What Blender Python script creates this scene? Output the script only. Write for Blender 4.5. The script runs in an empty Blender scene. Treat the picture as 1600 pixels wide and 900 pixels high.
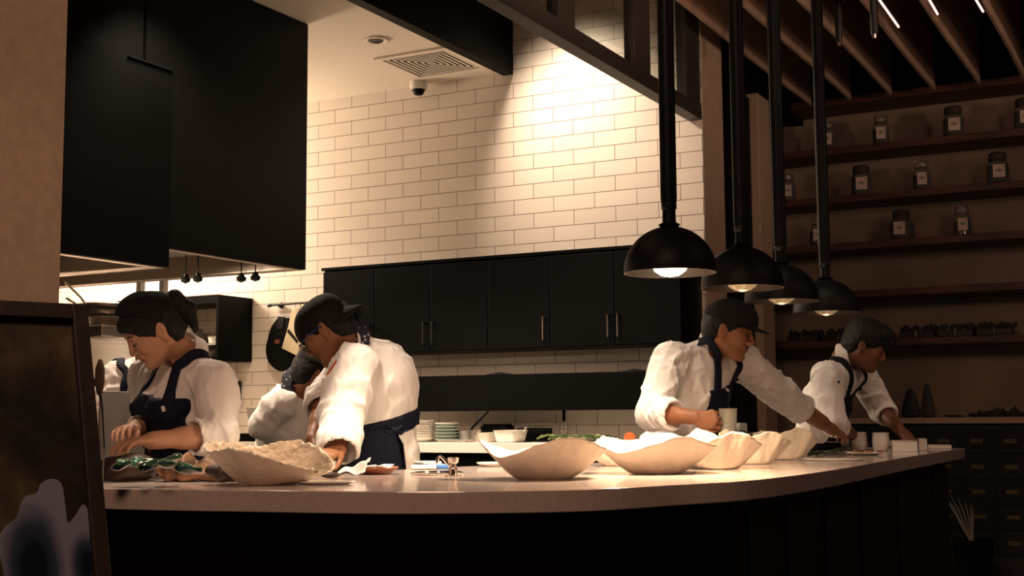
import bpy, math, random
import numpy as np
from mathutils import Vector, Matrix

# ------------------------------------------------------------------ camera
EYE = 1.12
FPX = 1988.7
YAW, PIT, ROL = math.radians(28.28), math.radians(5.78), math.radians(-0.373)
CAM = Matrix.Rotation(YAW, 3, 'Z') @ Matrix.Rotation(math.pi/2 + PIT, 3, 'X') @ Matrix.Rotation(ROL, 3, 'Z')
sc = bpy.context.scene
COL = sc.collection
cd = bpy.data.cameras.new('camera'); cam = bpy.data.objects.new('camera', cd); COL.objects.link(cam)
cd.sensor_width = 36; cd.lens = 36*FPX/1600
cam.matrix_world = Matrix.Translation((0, 0, EYE)) @ CAM.to_4x4()
sc.camera = cam
sc.view_settings.view_transform = 'Standard'
sc.view_settings.look = 'None'
sc.view_settings.gamma = 1
sc.view_settings.exposure = 0.0
sc.view_settings.use_curve_mapping = False

def ray(x, y): return CAM @ Vector(((x-800)/FPX, (450-y)/FPX, -1))
def _o(r, t): return Vector((r.x*t, r.y*t, r.z*t + EYE))
def PD(x, y, d): return _o(ray(x, y), d)
def PY(x, y, Y): r = ray(x, y); return _o(r, Y/r.y)
def PX(x, y, X): r = ray(x, y); return _o(r, X/r.x)
def PZ(x, y, z): r = ray(x, y); return _o(r, (z-EYE)/r.z)
CR = Vector((math.cos(YAW), math.sin(YAW), 0))            # picture right
CB = Vector((math.sin(YAW), -math.cos(YAW), 0))           # towards the viewer

# ------------------------------------------------------------------ world and lights
w = bpy.data.worlds.new('world'); sc.world = w; w.use_nodes = True
w.node_tree.nodes['Background'].inputs[0].default_value = (1.0, .70, .48, 1)
w.node_tree.nodes['Background'].inputs[1].default_value = 0.012
WARM = (1.0, .79, .59)
def light(kind, name, loc, power, color=WARM, target=None, size=.05, angle=70, blend=.6):
    l = bpy.data.lights.new(name, kind); l.energy = power; l.color = color
    o = bpy.data.objects.new(name, l); COL.objects.link(o); o.location = loc
    if kind == 'SPOT': l.spot_size = math.radians(angle); l.spot_blend = blend; l.shadow_soft_size = size
    elif kind == 'AREA': l.shape = 'DISK'; l.size = size
    else: l.shadow_soft_size = size
    if target is not None:
        o.rotation_euler = (Vector(target)-Vector(loc)).to_track_quat('-Z', 'Y').to_euler()
    return o
# track spots above the pass, aimed into the kitchen (their fixtures are built further down)
SPOTS = [   # place, aim, power, cone, blend
    ((-3.80, 6.58, 3.80), (-3.42, 7.44, 2.80), 205, 78, 1.0),     # tile wall washer
    ((-2.6, 3.0, 3.95), (-3.08, 3.22, 1.0), 620, 46, .7),         # over the left worker
    ((-2.45, 3.3, 3.95), (-2.75, 4.4, 1.2), 260, 48, .7),       # over the second worker
    ((-2.3, 3.4, 3.95), (-1.45, 4.1, 0.94), 600, 44, .7),          # shells near
    ((-2.25, 6.1, 3.95), (-1.45, 5.2, 0.94), 600, 44, .7),         # shells far
    ((-1.2, 4.2, 3.95), (-1.95, 5.4, 1.3), 70, 40, .8),         # third worker
    ((-1.1, 5.6, 3.95), (-1.75, 6.6, 1.2), 40, 44, .8),         # fourth worker
    ((-3.6, 5.2, 3.95), (-3.3, 6.5, 1.0), 520, 60, .8),          # back bench
]
for i, (a, b, p, an, bl) in enumerate(SPOTS):
    light('SPOT', 'track_light', a, p, WARM, b, .14 if i == 0 else .035, an, bl)
light('SPOT', 'ceiling_downlight_light', (-5.25, 5.95, 3.40), 130, WARM, (-5.25, 6.2, 0), .05, 110, .8)
light('SPOT', 'kitchen_downlight_light', (-4.25, 4.5, 3.40), 380, WARM, (-3.95, 4.95, 1.1), .05, 110, .8)
light('AREA', 'hood_light', (-5.3, 5.2, 2.02), 16, (1, .74, .5), (-5.3, 5.25, 0), .25)
light('AREA', 'hood_light', (-5.5, 4.2, 1.84), 40, (1, .74, .5), (-5.5, 4.3, 0), .25)
# the dim dining room behind the camera
light('AREA', 'dining_light', (-0.8, 0.2, 3.6), 52, (1, .60, .42), (-3.5, 2.4, 1.8), .9)
light('AREA', 'dining_light', (1.2, 4.0, 3.3), 13, (1, .58, .42), (-1.2, 9.6, 1.8), .9)
light('POINT', 'kitchen_fill_light', (-7.2, 6.7, 2.7), 230, (1, .80, .60), size=.25)  # added fill without a fixture behind the hood, brightens kitchen ceiling and tiles
light('AREA', 'baffle_fill_light', (0.9, 5.5, 2.6), 9, (1, .66, .46), (-1.6, 8.2, 4.2), .5)  # unseen fill added to lift the ceiling baffles, no lamp stands here
light('SPOT', 'baffle_fill_light', (2.9, 6.0, 2.7), 150, (1, .66, .48), (-0.6, 7.6, 4.2), .2, 58, .6)  # second added fill on the baffle faces from the right, no fixture
# ------------------------------------------------------------------ materials
def mat(name, col, rough=.6, metal=0., bump=0., bscale=40., var=0., vscale=8., spec=.5, trans=0., emit=None, estr=0., col2=None, stretch=None, coat=0.):
    m = bpy.data.materials.new(name); m.use_nodes = True; nt = m.node_tree; N = nt.nodes; L = nt.links
    b = N['Principled BSDF']
    b.inputs['Base Color'].default_value = (*col, 1); b.inputs['Roughness'].default_value = rough
    b.inputs['Metallic'].default_value = metal; b.inputs['Specular IOR Level'].default_value = spec
    if trans: b.inputs['Transmission Weight'].default_value = trans
    if coat: b.inputs['Coat Weight'].default_value = coat; b.inputs['Coat Roughness'].default_value = .08
    if emit: b.inputs['Emission Color'].default_value = (*emit, 1); b.inputs['Emission Strength'].default_value = estr
    tc = N.new('ShaderNodeTexCoord'); mp = N.new('ShaderNodeMapping'); L.new(tc.outputs['Object'], mp.inputs[0])
    if stretch: mp.inputs['Scale'].default_value = stretch
    if var or col2:
        n = N.new('ShaderNodeTexNoise'); n.inputs['Scale'].default_value = vscale; n.inputs['Detail'].default_value = 5
        L.new(mp.outputs[0], n.inputs[0])
        r = N.new('ShaderNodeValToRGB'); L.new(n.outputs[0], r.inputs[0])
        c2 = col2 or tuple(c*(1-var) for c in col)
        r.color_ramp.elements[0].position = .35; r.color_ramp.elements[1].position = .68
        r.color_ramp.elements[0].color = (*c2, 1); r.color_ramp.elements[1].color = (*col, 1)
        L.new(r.outputs[0], b.inputs['Base Color'])
    if bump:
        n = N.new('ShaderNodeTexNoise'); n.inputs['Scale'].default_value = bscale; n.inputs['Detail'].default_value = 6
        L.new(mp.outputs[0], n.inputs[0])
        bp = N.new('ShaderNodeBump'); bp.inputs['Strength'].default_value = bump; bp.inputs['Distance'].default_value = .01
        L.new(n.outputs[0], bp.inputs['Height']); L.new(bp.outputs[0], b.inputs['Normal'])
    return m
M = {}
M['plaster'] = mat('plaster', (.50, .37, .27), .9, bump=.35, bscale=140, var=.12, vscale=20)
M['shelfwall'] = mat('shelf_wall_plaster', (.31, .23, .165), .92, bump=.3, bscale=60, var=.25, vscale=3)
M['ceil'] = mat('ceiling_paint', (.86, .77, .65), .85, bump=.05, bscale=60)
M['black'] = mat('black_laminate', (.0010, .0009, .0008), .45, bump=.04, bscale=90, spec=.08)
M['blackmat'] = mat('matt_black', (.002, .002, .002), .8, spec=.12)
M['blacksteel'] = mat('black_steel', (.010, .009, .009), .38, metal=.3, bump=.04, bscale=30)
M['frame'] = mat('painted_steel', (.05, .042, .036), .5, metal=.2, bump=.05, bscale=50)
M['lamp'] = mat('lamp_enamel', (.004, .0036, .0033), .5, bump=.03, bscale=60, spec=.12)
M['lampin'] = mat('lamp_inner', (.07, .052, .04), .5, metal=.3)
M['steel'] = mat('stainless', (.55, .50, .45), .32, metal=1, bump=.05, bscale=15)
M['steeldull'] = mat('brushed_stainless', (.42, .40, .38), .5, metal=.85, bump=.1, bscale=60, stretch=(1, 1, 8))
M['chrome'] = mat('chrome', (.75, .70, .64), .12, metal=1)
M['counter'] = mat('counter_quartz', (.56, .46, .42), .13, var=.10, vscale=60, bump=.02, bscale=200, coat=.3)
M['bench'] = mat('bench_white', (.80, .74, .66), .35)
M['wooddark'] = mat('dark_wood', (.020, .008, .005), .5, var=.5, vscale=4, stretch=(1, 1, 10), bump=.1, bscale=30)
M['woodshelf'] = mat('shelf_wood', (.13, .042, .024), .55, col2=(.045, .016, .010), vscale=3, stretch=(1, 8, 10), bump=.2, bscale=20)
M['woodblack'] = mat('blackened_wood', (.004, .0028, .0022), .7, var=.5, vscale=5)
M['fin'] = mat('baffle_board', (.50, .34, .25), .85, var=.25, vscale=4, bump=.15, bscale=30)
M['cloth'] = mat('chef_cotton', (.86, .82, .78), .85, bump=.6, bscale=14, spec=.2)
M['navy'] = mat('navy_canvas', (.005, .007, .020), .8, bump=.25, bscale=60, spec=.25)
M['navyblack'] = mat('black_canvas', (.006, .007, .012), .8, bump=.25, bscale=60, spec=.25)
M['trouser'] = mat('trouser_cloth', (.010, .010, .012), .9)
M['shoe'] = mat('shoe_leather', (.008, .007, .006), .4)
M['hair'] = mat('black_hair', (.004, .0028, .0024), .5, bump=.7, bscale=60, stretch=(6, 6, 1), spec=.3)
M['cap'] = mat('cap_fabric', (.004, .0036, .0033), .85, bump=.3, bscale=120, spec=.25)
M['skin_light'] = mat('skin_light', (.52, .27, .165), .5, var=.15, vscale=10, bump=.08, bscale=90, spec=.35)
M['skin_mid'] = mat('skin_mid', (.38, .18, .105), .5, var=.18, vscale=10, bump=.08, bscale=90, spec=.35)
M['skin_brown'] = mat('skin_brown', (.30, .125, .06), .5, var=.18, vscale=10, bump=.08, bscale=90, spec=.35)
M['skin_dark'] = mat('skin_dark', (.20, .085, .045), .5, var=.18, vscale=10, bump=.08, bscale=90, spec=.35)
M['lips'] = mat('lips', (.32, .12, .085), .4)
M['lipsd'] = mat('lips_dark', (.15, .05, .035), .45)
M['shell'] = mat('clam_shell', (.82, .70, .57), .75, var=.16, vscale=9, bump=.5, bscale=38, spec=.2)
M['shellrough'] = mat('clam_shell_rough', (.66, .50, .35), .9, var=.3, vscale=14, bump=1.0, bscale=60, spec=.2)
M['porcelain'] = mat('porcelain', (.80, .75, .68), .2, coat=.4)
M['celadon'] = mat('celadon_glaze', (.36, .43, .37), .25, coat=.3)
M['plastic'] = mat('white_plastic', (.72, .68, .60), .45)
M['clear'] = mat('clear_plastic', (.62, .60, .52), .25, trans=.55)
M['glass'] = mat('jar_glass', (.70, .66, .58), .06, trans=.9)
M['pane'] = mat('pane_glass', (.86, .88, .82), .02, trans=1.0)
M['green'] = mat('leaf_green', (.045, .12, .025), .35, var=.5, vscale=12, bump=.2, bscale=30)
M['greenlt'] = mat('pale_leaf', (.30, .42, .14), .5, var=.3, vscale=20)
M['greendark'] = mat('banana_leaf', (.010, .050, .014), .4, var=.4, vscale=16, bump=.2, bscale=60)
M['seaglass'] = mat('green_glass', (.10, .30, .20), .08, trans=.55, coat=.6, var=.4, vscale=14, bump=.3, bscale=20)
M['seadark'] = mat('dark_green_glass', (.015, .05, .028), .1, trans=.2, coat=.8, bump=.3, bscale=20)
M['drift'] = mat('driftwood', (.32, .15, .06), .6, col2=(.045, .016, .007), vscale=11, bump=.9, bscale=18, stretch=(1, 1, 2.5))
M['driftdark'] = mat('dark_driftwood', (.05, .022, .010), .5, col2=(.008, .004, .003), vscale=9, bump=.8, bscale=18)
M['rust'] = mat('brown_plate_glaze', (.22, .065, .03), .35)
M['red'] = mat('red_cloth', (.55, .02, .015), .7)
M['white'] = mat('white_print', (.8, .78, .74), .6)
M['blue'] = mat('blue_print', (.06, .22, .62), .4)
M['bluedk'] = mat('blue_lid', (.015, .05, .12), .35)
M['orange'] = mat('tomato', (.75, .13, .03), .35)
M['cream'] = mat('cream_plastic', (.66, .55, .36), .5)
M['label'] = mat('paper_label', (.62, .50, .44), .8)
M['brass'] = mat('brass_plate', (.13, .10, .035), .5, metal=.3, var=.4, vscale=40)
M['ink'] = mat('ink', (.02, .014, .012), .7)
M['jarfill'] = mat('jar_spice', (.018, .010, .007), .7, var=.5, vscale=30)
M['jarfill2'] = mat('jar_spice_brown', (.06, .035, .018), .8, var=.5, vscale=40)
M['leafdark'] = mat('dark_foliage', (.012, .012, .008), .7)
M['floor'] = mat('floor_stone', (.035, .028, .024), .6, var=.3, vscale=3)
M['bluespec'] = mat('spectacle_frame', (.02, .03, .16), .25)

def tile_material():
    m = bpy.data.materials.new('white_wall_tile'); m.use_nodes = True; nt = m.node_tree; N = nt.nodes; L = nt.links
    b = N['Principled BSDF']; b.inputs['Roughness'].default_value = .34
    g = N.new('ShaderNodeNewGeometry'); sx = N.new('ShaderNodeSeparateXYZ'); L.new(g.outputs['Position'], sx.inputs[0])
    X0, Z0, TW = -5.4658, 2.1451 + EYE, .29629
    a = N.new('ShaderNodeMath'); a.operation = 'SUBTRACT'; L.new(sx.outputs[0], a.inputs[0]); a.inputs[1].default_value = X0 + .5*TW - 40*TW
    c = N.new('ShaderNodeMath'); c.operation = 'SUBTRACT'; L.new(sx.outputs[2], c.inputs[0]); c.inputs[1].default_value = Z0 - 4.0
    cb = N.new('ShaderNodeCombineXYZ'); L.new(a.outputs[0], cb.inputs[0]); L.new(c.outputs[0], cb.inputs[1])
    br = N.new('ShaderNodeTexBrick'); L.new(cb.outputs[0], br.inputs[0])
    br.inputs['Scale'].default_value = 1; br.inputs['Brick Width'].default_value = TW; br.inputs['Row Height'].default_value = .1
    br.inputs['Mortar Size'].default_value = .0019; br.inputs['Mortar Smooth'].default_value = .1
    br.offset = .5; br.offset_frequency = 2
    br.inputs['Color1'].default_value = (.78, .69, .60, 1); br.inputs['Color2'].default_value = (.73, .64, .55, 1)
    br.inputs['Mortar'].default_value = (.09, .055, .035, 1)
    L.new(br.outputs['Color'], b.inputs['Base Color'])
    bp = N.new('ShaderNodeBump'); bp.inputs['Strength'].default_value = .5; bp.inputs['Distance'].default_value = .003; bp.invert = True
    L.new(br.outputs['Fac'], bp.inputs['Height']); L.new(bp.outputs[0], b.inputs['Normal'])
    return m
M['tile'] = tile_material()

def art_material():
    m = bpy.data.materials.new('resin_art'); m.use_nodes = True; nt = m.node_tree; N = nt.nodes; L = nt.links
    b = N['Principled BSDF']; b.inputs['Roughness'].default_value = .45
    tc = N.new('ShaderNodeTexCoord'); mp = N.new('ShaderNodeMapping'); mp.inputs['Scale'].default_value = (2.0, 2.0, 1.8)
    L.new(tc.outputs['Object'], mp.inputs[0])
    n = N.new('ShaderNodeTexNoise'); n.inputs['Scale'].default_value = 2.6; n.inputs['Detail'].default_value = 9; n.inputs['Distortion'].default_value = .5; n.inputs['Roughness'].default_value = .62
    L.new(mp.outputs[0], n.inputs[0])
    r = N.new('ShaderNodeValToRGB'); L.new(n.outputs[0], r.inputs[0]); e = r.color_ramp.elements
    e[0].position = .36; e[0].color = (.006, .005, .004, 1); e[1].position = .50; e[1].color = (.030, .020, .010, 1)
    x = e.new(.60); x.color = (.060, .042, .020, 1); x = e.new(.72); x.color = (.13, .105, .06, 1)
    L.new(r.outputs[0], b.inputs['Base Color'])
    bp = N.new('ShaderNodeBump'); bp.inputs['Strength'].default_value = .25; bp.inputs['Distance'].default_value = .01
    L.new(n.outputs[0], bp.inputs['Height']); L.new(bp.outputs[0], b.inputs['Normal'])
    return m
M['art'] = art_material()
M['pale_resin'] = mat('pale_resin', (.19, .19, .24), .3, col2=(.07, .08, .11), vscale=9)
M['mid_resin'] = mat('slate_resin', (.055, .070, .100), .25, var=.4, vscale=7)
M['dark_resin'] = mat('deep_blue_resin', (.008, .014, .026), .2, var=.4, vscale=5)

# ------------------------------------------------------------------ mesh builder
ORG = {}
def V3(p): return np.array([p[0], p[1], p[2]], float)
class MB:
    def __init__(s): s.v = []; s.f = []; s.mi = []
    def add(s, v, f, mi=0):
        o = len(s.v); s.v.extend([tuple(map(float, p)) for p in v]); s.f.extend([tuple(o+i for i in q) for q in f]); s.mi.extend([mi]*len(f)); return s
    def box(s, x0, x1, y0, y1, z0, z1, mi=0):
        v = [(x, y, z) for z in (z0, z1) for y in (y0, y1) for x in (x0, x1)]
        return s.add(v, [(0, 2, 3, 1), (4, 5, 7, 6), (0, 1, 5, 4), (2, 6, 7, 3), (0, 4, 6, 2), (1, 3, 7, 5)], mi)
    def obox(s, c, ax, h, mi=0):
        c = V3(c); A = [V3(a) for a in ax]
        v = [c + A[0]*h[0]*i + A[1]*h[1]*j + A[2]*h[2]*k for k in (-1, 1) for j in (-1, 1) for i in (-1, 1)]
        return s.add(v, [(0, 2, 3, 1), (4, 5, 7, 6), (0, 1, 5, 4), (2, 6, 7, 3), (0, 4, 6, 2), (1, 3, 7, 5)], mi)
    def tube(s, pts, r, n=10, closed=False, mi=0, flat=None):
        P = [V3(p) for p in pts]; R = r if hasattr(r, '__len__') else [r]*len(P)
        rings = []; up = None
        for i, p in enumerate(P):
            d = (P[(i+1) % len(P)] if closed else P[min(i+1, len(P)-1)]) - (P[i-1] if (closed or i) else P[0])
            d = d/(np.linalg.norm(d)+1e-9)
            if up is None: up = np.array([0, 0, 1.]) if abs(d[2]) < .9 else np.array([1., 0, 0])
            a = np.cross(d, up); a /= np.linalg.norm(a)+1e-9; b = np.cross(a, d); up = b
            k = flat if flat else 1
            rings.append([p + R[i]*(math.cos(t)*a + k*math.sin(t)*b) for t in [2*math.pi*j/n for j in range(n)]])
        v = [q for g in rings for q in g]; f = []
        m = len(P)
        for i in range(m if closed else m-1):
            for j in range(n):
                a0 = i*n+j; a1 = i*n+(j+1) % n; b0 = ((i+1) % m)*n+j; b1 = ((i+1) % m)*n+(j+1) % n
                f.append((a0, a1, b1, b0))
        if not closed: f.append(tuple(range(n))[::-1]); f.append(tuple((m-1)*n+j for j in range(n)))
        return s.add(v, f, mi)
    def lathe(s, prof, c=(0, 0, 0), n=32, R=None, mi=0, sx=1, sy=1, wob=None, cap=True):
        v = []; f = []
        for k, (r, z) in enumerate(prof):
            for j in range(n):
                t = 2*math.pi*j/n; rr = r*(1 + (wob(t, k) if wob else 0)); p = Vector((rr*math.cos(t)*sx, rr*math.sin(t)*sy, z))
                if R is not None: p = R @ p
                v.append((c[0]+p.x, c[1]+p.y, c[2]+p.z))
        for k in range(len(prof)-1):
            for j in range(n): f.append((k*n+j, k*n+(j+1) % n, (k+1)*n+(j+1) % n, (k+1)*n+j))
        cap = cap and prof[0] != prof[-1]
        if cap and prof[0][0] > 1e-5: f.append(tuple(range(n))[::-1])
        if cap and prof[-1][0] > 1e-5: f.append(tuple((len(prof)-1)*n+j for j in range(n)))
        return s.add(v, f, mi)
    def prism(s, poly, z0, z1, mi=0):
        n = len(poly); v = [(x, y, z0) for x, y in poly] + [(x, y, z1) for x, y in poly]
        f = [tuple(range(n))[::-1], tuple(range(n, 2*n))] + [(i, (i+1) % n, n+(i+1) % n, n+i) for i in range(n)]
        return s.add(v, f, mi)
    def strip(s, A, B, z0, z1, mi=0):       # closed band between two plan curves of equal length
        n = len(A); v = []
        for a, b in zip(A, B): v += [(a[0], a[1], z0), (a[0], a[1], z1), (b[0], b[1], z1), (b[0], b[1], z0)]
        f = []
        for i in range(n-1):
            o = 4*i; q = o+4
            f += [(o, q, q+1, o+1), (o+1, q+1, q+2, o+2), (o+2, q+2, q+3, o+3), (o+3, q+3, q, o)]
        f += [(0, 1, 2, 3), (4*n-1, 4*n-2, 4*n-3, 4*n-4)]
        return s.add(v, f, mi)
    def build(s, name, mats, parent=None, smooth=False, bevel=0, label=None, cat=None, group=None, kind=None, solid=0, sub=0, loc=None, rec=True):
        v = np.array(s.v, float)
        if parent is not None: org = ORG[parent.name]
        elif loc is not None: org = V3(loc)
        else:
            mn, mx = v.min(0), v.max(0); org = np.array([(mn[0]+mx[0])/2, (mn[1]+mx[1])/2, mn[2]])
        me = bpy.data.meshes.new(name); me.from_pydata([tuple(p) for p in (v-org)], [], s.f); me.update()
        if not isinstance(mats, (list, tuple)): mats = [mats]
        for m in mats: me.materials.append(M[m] if isinstance(m, str) else m)
        if len(mats) > 1: me.polygons.foreach_set('material_index', s.mi)
        if rec:
            import bmesh
            b = bmesh.new(); b.from_mesh(me); bmesh.ops.remove_doubles(b, verts=b.verts, dist=1e-6); bmesh.ops.recalc_face_normals(b, faces=b.faces); b.to_mesh(me); b.free()
        if smooth:
            me.polygons.foreach_set('use_smooth', [True]*len(me.polygons))
            if smooth != 'all': me.set_sharp_from_angle(angle=math.radians(40))
        o = bpy.data.objects.new(name, me); COL.objects.link(o)
        if parent is not None: o.parent = parent
        else: o.location = org
        ORG[o.name] = org
        if solid: md = o.modifiers.new('solid', 'SOLIDIFY'); md.thickness = solid; md.offset = 0
        if bevel: md = o.modifiers.new('bevel', 'BEVEL'); md.width = bevel; md.segments = 2; md.limit_method = 'ANGLE'
        if sub: md = o.modifiers.new('sub', 'SUBSURF'); md.levels = sub; md.render_levels = sub
        tag(o, label, cat, group, kind)
        return o
def tag(o, label=None, cat=None, group=None, kind=None):
    if label: o['label'] = label
    if cat: o['category'] = cat
    if group: o['group'] = group
    if kind: o['kind'] = kind
def thing(name, label, cat, loc, group=None, rotz=0):
    o = bpy.data.objects.new(name, None); COL.objects.link(o); o.location = loc; o.rotation_euler = (0, 0, rotz); o.empty_display_size = .1
    tag(o, label, cat, group); ORG[o.name] = V3(loc); return o
def local(name, label, cat, loc, group=None, rotz=0, scale=1):
    """a thing whose parts are built in its own coordinates"""
    o = thing(name, label, cat, loc, group, rotz); ORG[o.name] = np.zeros(3); o.scale = (scale,)*3; return o
def dup(root, loc, rotz=None, label=None, group=None, scale=None):
    r = root.copy(); COL.objects.link(r); r.location = loc
    if rotz is not None: r.rotation_euler = (0, 0, rotz)
    if scale: r.scale = (scale,)*3 if not hasattr(scale, '__len__') else scale
    if label: r['label'] = label
    if group: r['group'] = group
    for ch in list(root.children):
        c = ch.copy(); COL.objects.link(c); c.parent = r
        for g in list(ch.children):
            d = g.copy(); COL.objects.link(d); d.parent = c
    return r
def smoothpath(P, n=8):
    P = [np.array(p, float) for p in P]; out = []
    Q = [2*P[0]-P[1]] + P + [2*P[-1]-P[-2]]
    for i in range(1, len(Q)-2):
        for k in range(n):
            t = k/n; a, b, c, d = Q[i-1:i+3]
            out.append(.5*((2*b)+(-a+c)*t+(2*a-5*b+4*c-d)*t*t+(-a+3*b-3*c+d)*t**3))
    out.append(P[-1]); return out
def text(name, body, size, mtl, parent, loc, rot, ext=.0004):
    c = bpy.data.curves.new(name, 'FONT'); c.body = body; c.size = size; c.extrude = ext; c.align_x = 'CENTER'; c.align_y = 'CENTER'
    t = bpy.data.objects.new(name+'_tmp', c); COL.objects.link(t)
    dg = bpy.context.evaluated_depsgraph_get(); me = bpy.data.meshes.new_from_object(t.evaluated_get(dg))
    bpy.data.objects.remove(t); bpy.data.curves.remove(c)
    me.materials.clear(); me.materials.append(M[mtl]); me.name = name
    o = bpy.data.objects.new(name, me); COL.objects.link(o); o.parent = parent
    o.location = V3(loc) - ORG[parent.name]; o.rotation_euler = rot; ORG[o.name] = ORG[parent.name]
    return o

# ------------------------------------------------------------------ fields for soft bodies
class Field:
    def __init__(s, lo, hi, h, F=None):
        s.lo = np.array(lo, np.float64); s.h = h
        s.n = np.maximum(4, np.ceil((np.array(hi)-s.lo)/h).astype(int)+1)
        s.F = np.full(s.n, 1., np.float32) if F is None else F
    def like(s):
        o = Field.__new__(Field); o.lo = s.lo.copy(); o.h = s.h; o.n = s.n.copy(); o.F = np.full(s.n, 1., np.float32); return o
    def clone(s): o = s.like(); o.F = s.F.copy(); return o
    def sub(s, lo, hi):
        a = np.maximum(0, np.floor((lo-s.lo)/s.h).astype(int)); b = np.minimum(s.n, np.ceil((hi-s.lo)/s.h).astype(int)+1)
        if np.any(b <= a): return None, None
        sl = tuple(slice(int(i), int(j)) for i, j in zip(a, b))
        ax = [(s.lo[d] + s.h*np.arange(a[d], b[d])).astype(np.float32) for d in range(3)]
        return sl, (ax[0][:, None, None], ax[1][None, :, None], ax[2][None, None, :])
    def comb(s, sl, d, k, op):
        A = s.F[sl]
        if op == 'u':
            h = np.clip(.5+.5*(A-d)/k, 0, 1); s.F[sl] = A + (d-A)*h - k*h*(1-h)
        elif op == 's':
            h = np.clip(.5-.5*(A+d)/k, 0, 1); s.F[sl] = A + (-d-A)*h + k*h*(1-h)
        elif op == 'i': s.F[sl] = np.maximum(A, d)
    def cap(s, a, b, ra, rb=None, k=.02, flat=None, op='u'):
        a = V3(a); b = V3(b); rb = ra if rb is None else rb; R = max(ra, rb)*(max(1, flat[1]) if flat is not None else 1) + k + 3*s.h
        sl, g = s.sub(np.minimum(a, b)-R, np.maximum(a, b)+R)
        if sl is None: return s
        ba = b-a; L2 = float(ba@ba)+1e-9
        px, py, pz = g[0]-a[0], g[1]-a[1], g[2]-a[2]
        t = np.clip((px*ba[0]+py*ba[1]+pz*ba[2])/L2, 0, 1)
        qx, qy, qz = px-t*ba[0], py-t*ba[1], pz-t*ba[2]; sc_ = 1
        if flat is not None:
            n = V3(flat[0]); n /= np.linalg.norm(n); e = 1/flat[1]-1; c = (qx*n[0]+qy*n[1]+qz*n[2])*e
            qx = qx+c*n[0]; qy = qy+c*n[1]; qz = qz+c*n[2]; sc_ = flat[1]
        r = np.sqrt(qx*qx+qy*qy+qz*qz); rr = ra+(rb-ra)*t
        d = (r-rr)*(1 if flat is None else .5+.5*sc_)
        s.comb(sl, d.astype(np.float32), k, op); return s
    def ell(s, c, rad, R=None, k=.02, op='u'):
        c = V3(c); m = max(rad)+k+3*s.h; sl, g = s.sub(c-m, c+m)
        if sl is None: return s
        px, py, pz = g[0]-c[0], g[1]-c[1], g[2]-c[2]
        if R is not None:
            R = np.array(R); X, Y, Z = [R[0, i]*px+R[1, i]*py+R[2, i]*pz for i in range(3)]
        else: X, Y, Z = px+0*py+0*pz, py+0*px+0*pz, pz+0*px+0*py
        a = np.sqrt((X/rad[0])**2+(Y/rad[1])**2+(Z/rad[2])**2)+1e-6
        b = np.sqrt((X/rad[0]**2)**2+(Y/rad[1]**2)**2+(Z/rad[2]**2)**2)+1e-6
        s.comb(sl, (a*(a-1)/b).astype(np.float32), k, op); return s
    def obox(s, c, R, half, r=.005, k=.01, op='u'):
        c = V3(c); m = float(np.linalg.norm(half))+k+3*s.h; sl, g = s.sub(c-m, c+m)
        if op == 'i': sl = tuple(slice(0, int(i)) for i in s.n); _, g = s.sub(s.lo, s.lo+s.n*s.h)
        if sl is None: return s
        px, py, pz = g[0]-c[0], g[1]-c[1], g[2]-c[2]; R = np.array(R)
        q = [np.abs(R[0, i]*px+R[1, i]*py+R[2, i]*pz)-half[i]+r for i in range(3)]
        d = np.sqrt(sum(np.maximum(x, 0)**2 for x in q)) + np.minimum(np.maximum(q[0], np.maximum(q[1], q[2])), 0) - r
        s.comb(sl, d.astype(np.float32), k, op); return s
    def half(s, p, n, k=.004, op='s'):        # remove what lies on the n side of p
        _, g = s.sub(s.lo, s.lo+s.n*s.h); n = V3(n); n /= np.linalg.norm(n); p = V3(p)
        d = -((g[0]-p[0])*n[0]+(g[1]-p[1])*n[1]+(g[2]-p[2])*n[2])
        s.F = np.maximum(s.F, -d.astype(np.float32)) if op == 's' else s.F; return s
    def fold(s, amp, freq, seed, dirs=None, band=.03, n=6, out=True):
        """rounded cloth ridges, raised outward only"""
        rng = np.random.RandomState(seed); idx = np.nonzero(np.abs(s.F) < band)
        P = np.stack([s.lo[i]+s.h*idx[i] for i in range(3)], 1); d = np.zeros(len(P))
        for i in range(n):
            a = rng.normal(size=3); a[2] *= .35 if dirs is None else dirs; a /= np.linalg.norm(a)
            b = rng.normal(size=3); b /= np.linalg.norm(b); c = rng.normal(size=3); c /= np.linalg.norm(c)
            f = freq*(.6+.9*rng.rand())
            wv = 1.3*np.sin(P@b*f*.35+rng.rand()*6)+.6*np.sin(P@c*f*.6+rng.rand()*6)
            mask = np.clip(.35+.9*np.sin(P@c*f*.25+rng.rand()*6)*np.cos(P@b*f*.28+1), 0, 1)
            if out: r = np.exp(-(np.sin(P@a*f*.5+wv)/.33)**2)*1.6-.15
            else: r = np.sin(P@a*f+wv)
            d += r*mask*amp*.26
        s.F[idx] -= d.astype(np.float32); return s
    def at(s, P):
        q = (V3(P)-s.lo)/s.h; i = np.floor(q).astype(int)
        if np.any(i < 0) or np.any(i >= s.n-1): return 1.
        f = q-i; c = s.F[i[0]:i[0]+2, i[1]:i[1]+2, i[2]:i[2]+2]
        c = c[0]*(1-f[0])+c[1]*f[0]; c = c[0]*(1-f[1])+c[1]*f[1]; return float(c[0]*(1-f[2])+c[1]*f[2])
    def hit(s, x, y, d0=2., d1=12.):
        """first surface point seen at a spot, and its outward normal"""
        d = d0
        while d < d1:
            if s.at(PD(x, y, d)) < 0: break
            d += s.h*.5
        else: return None, None
        p = V3(PD(x, y, d)); e = s.h*1.5
        n = np.array([s.at(p+e*u)-s.at(p-e*u) for u in np.eye(3)]); n /= np.linalg.norm(n)+1e-9
        return p, n
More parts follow.
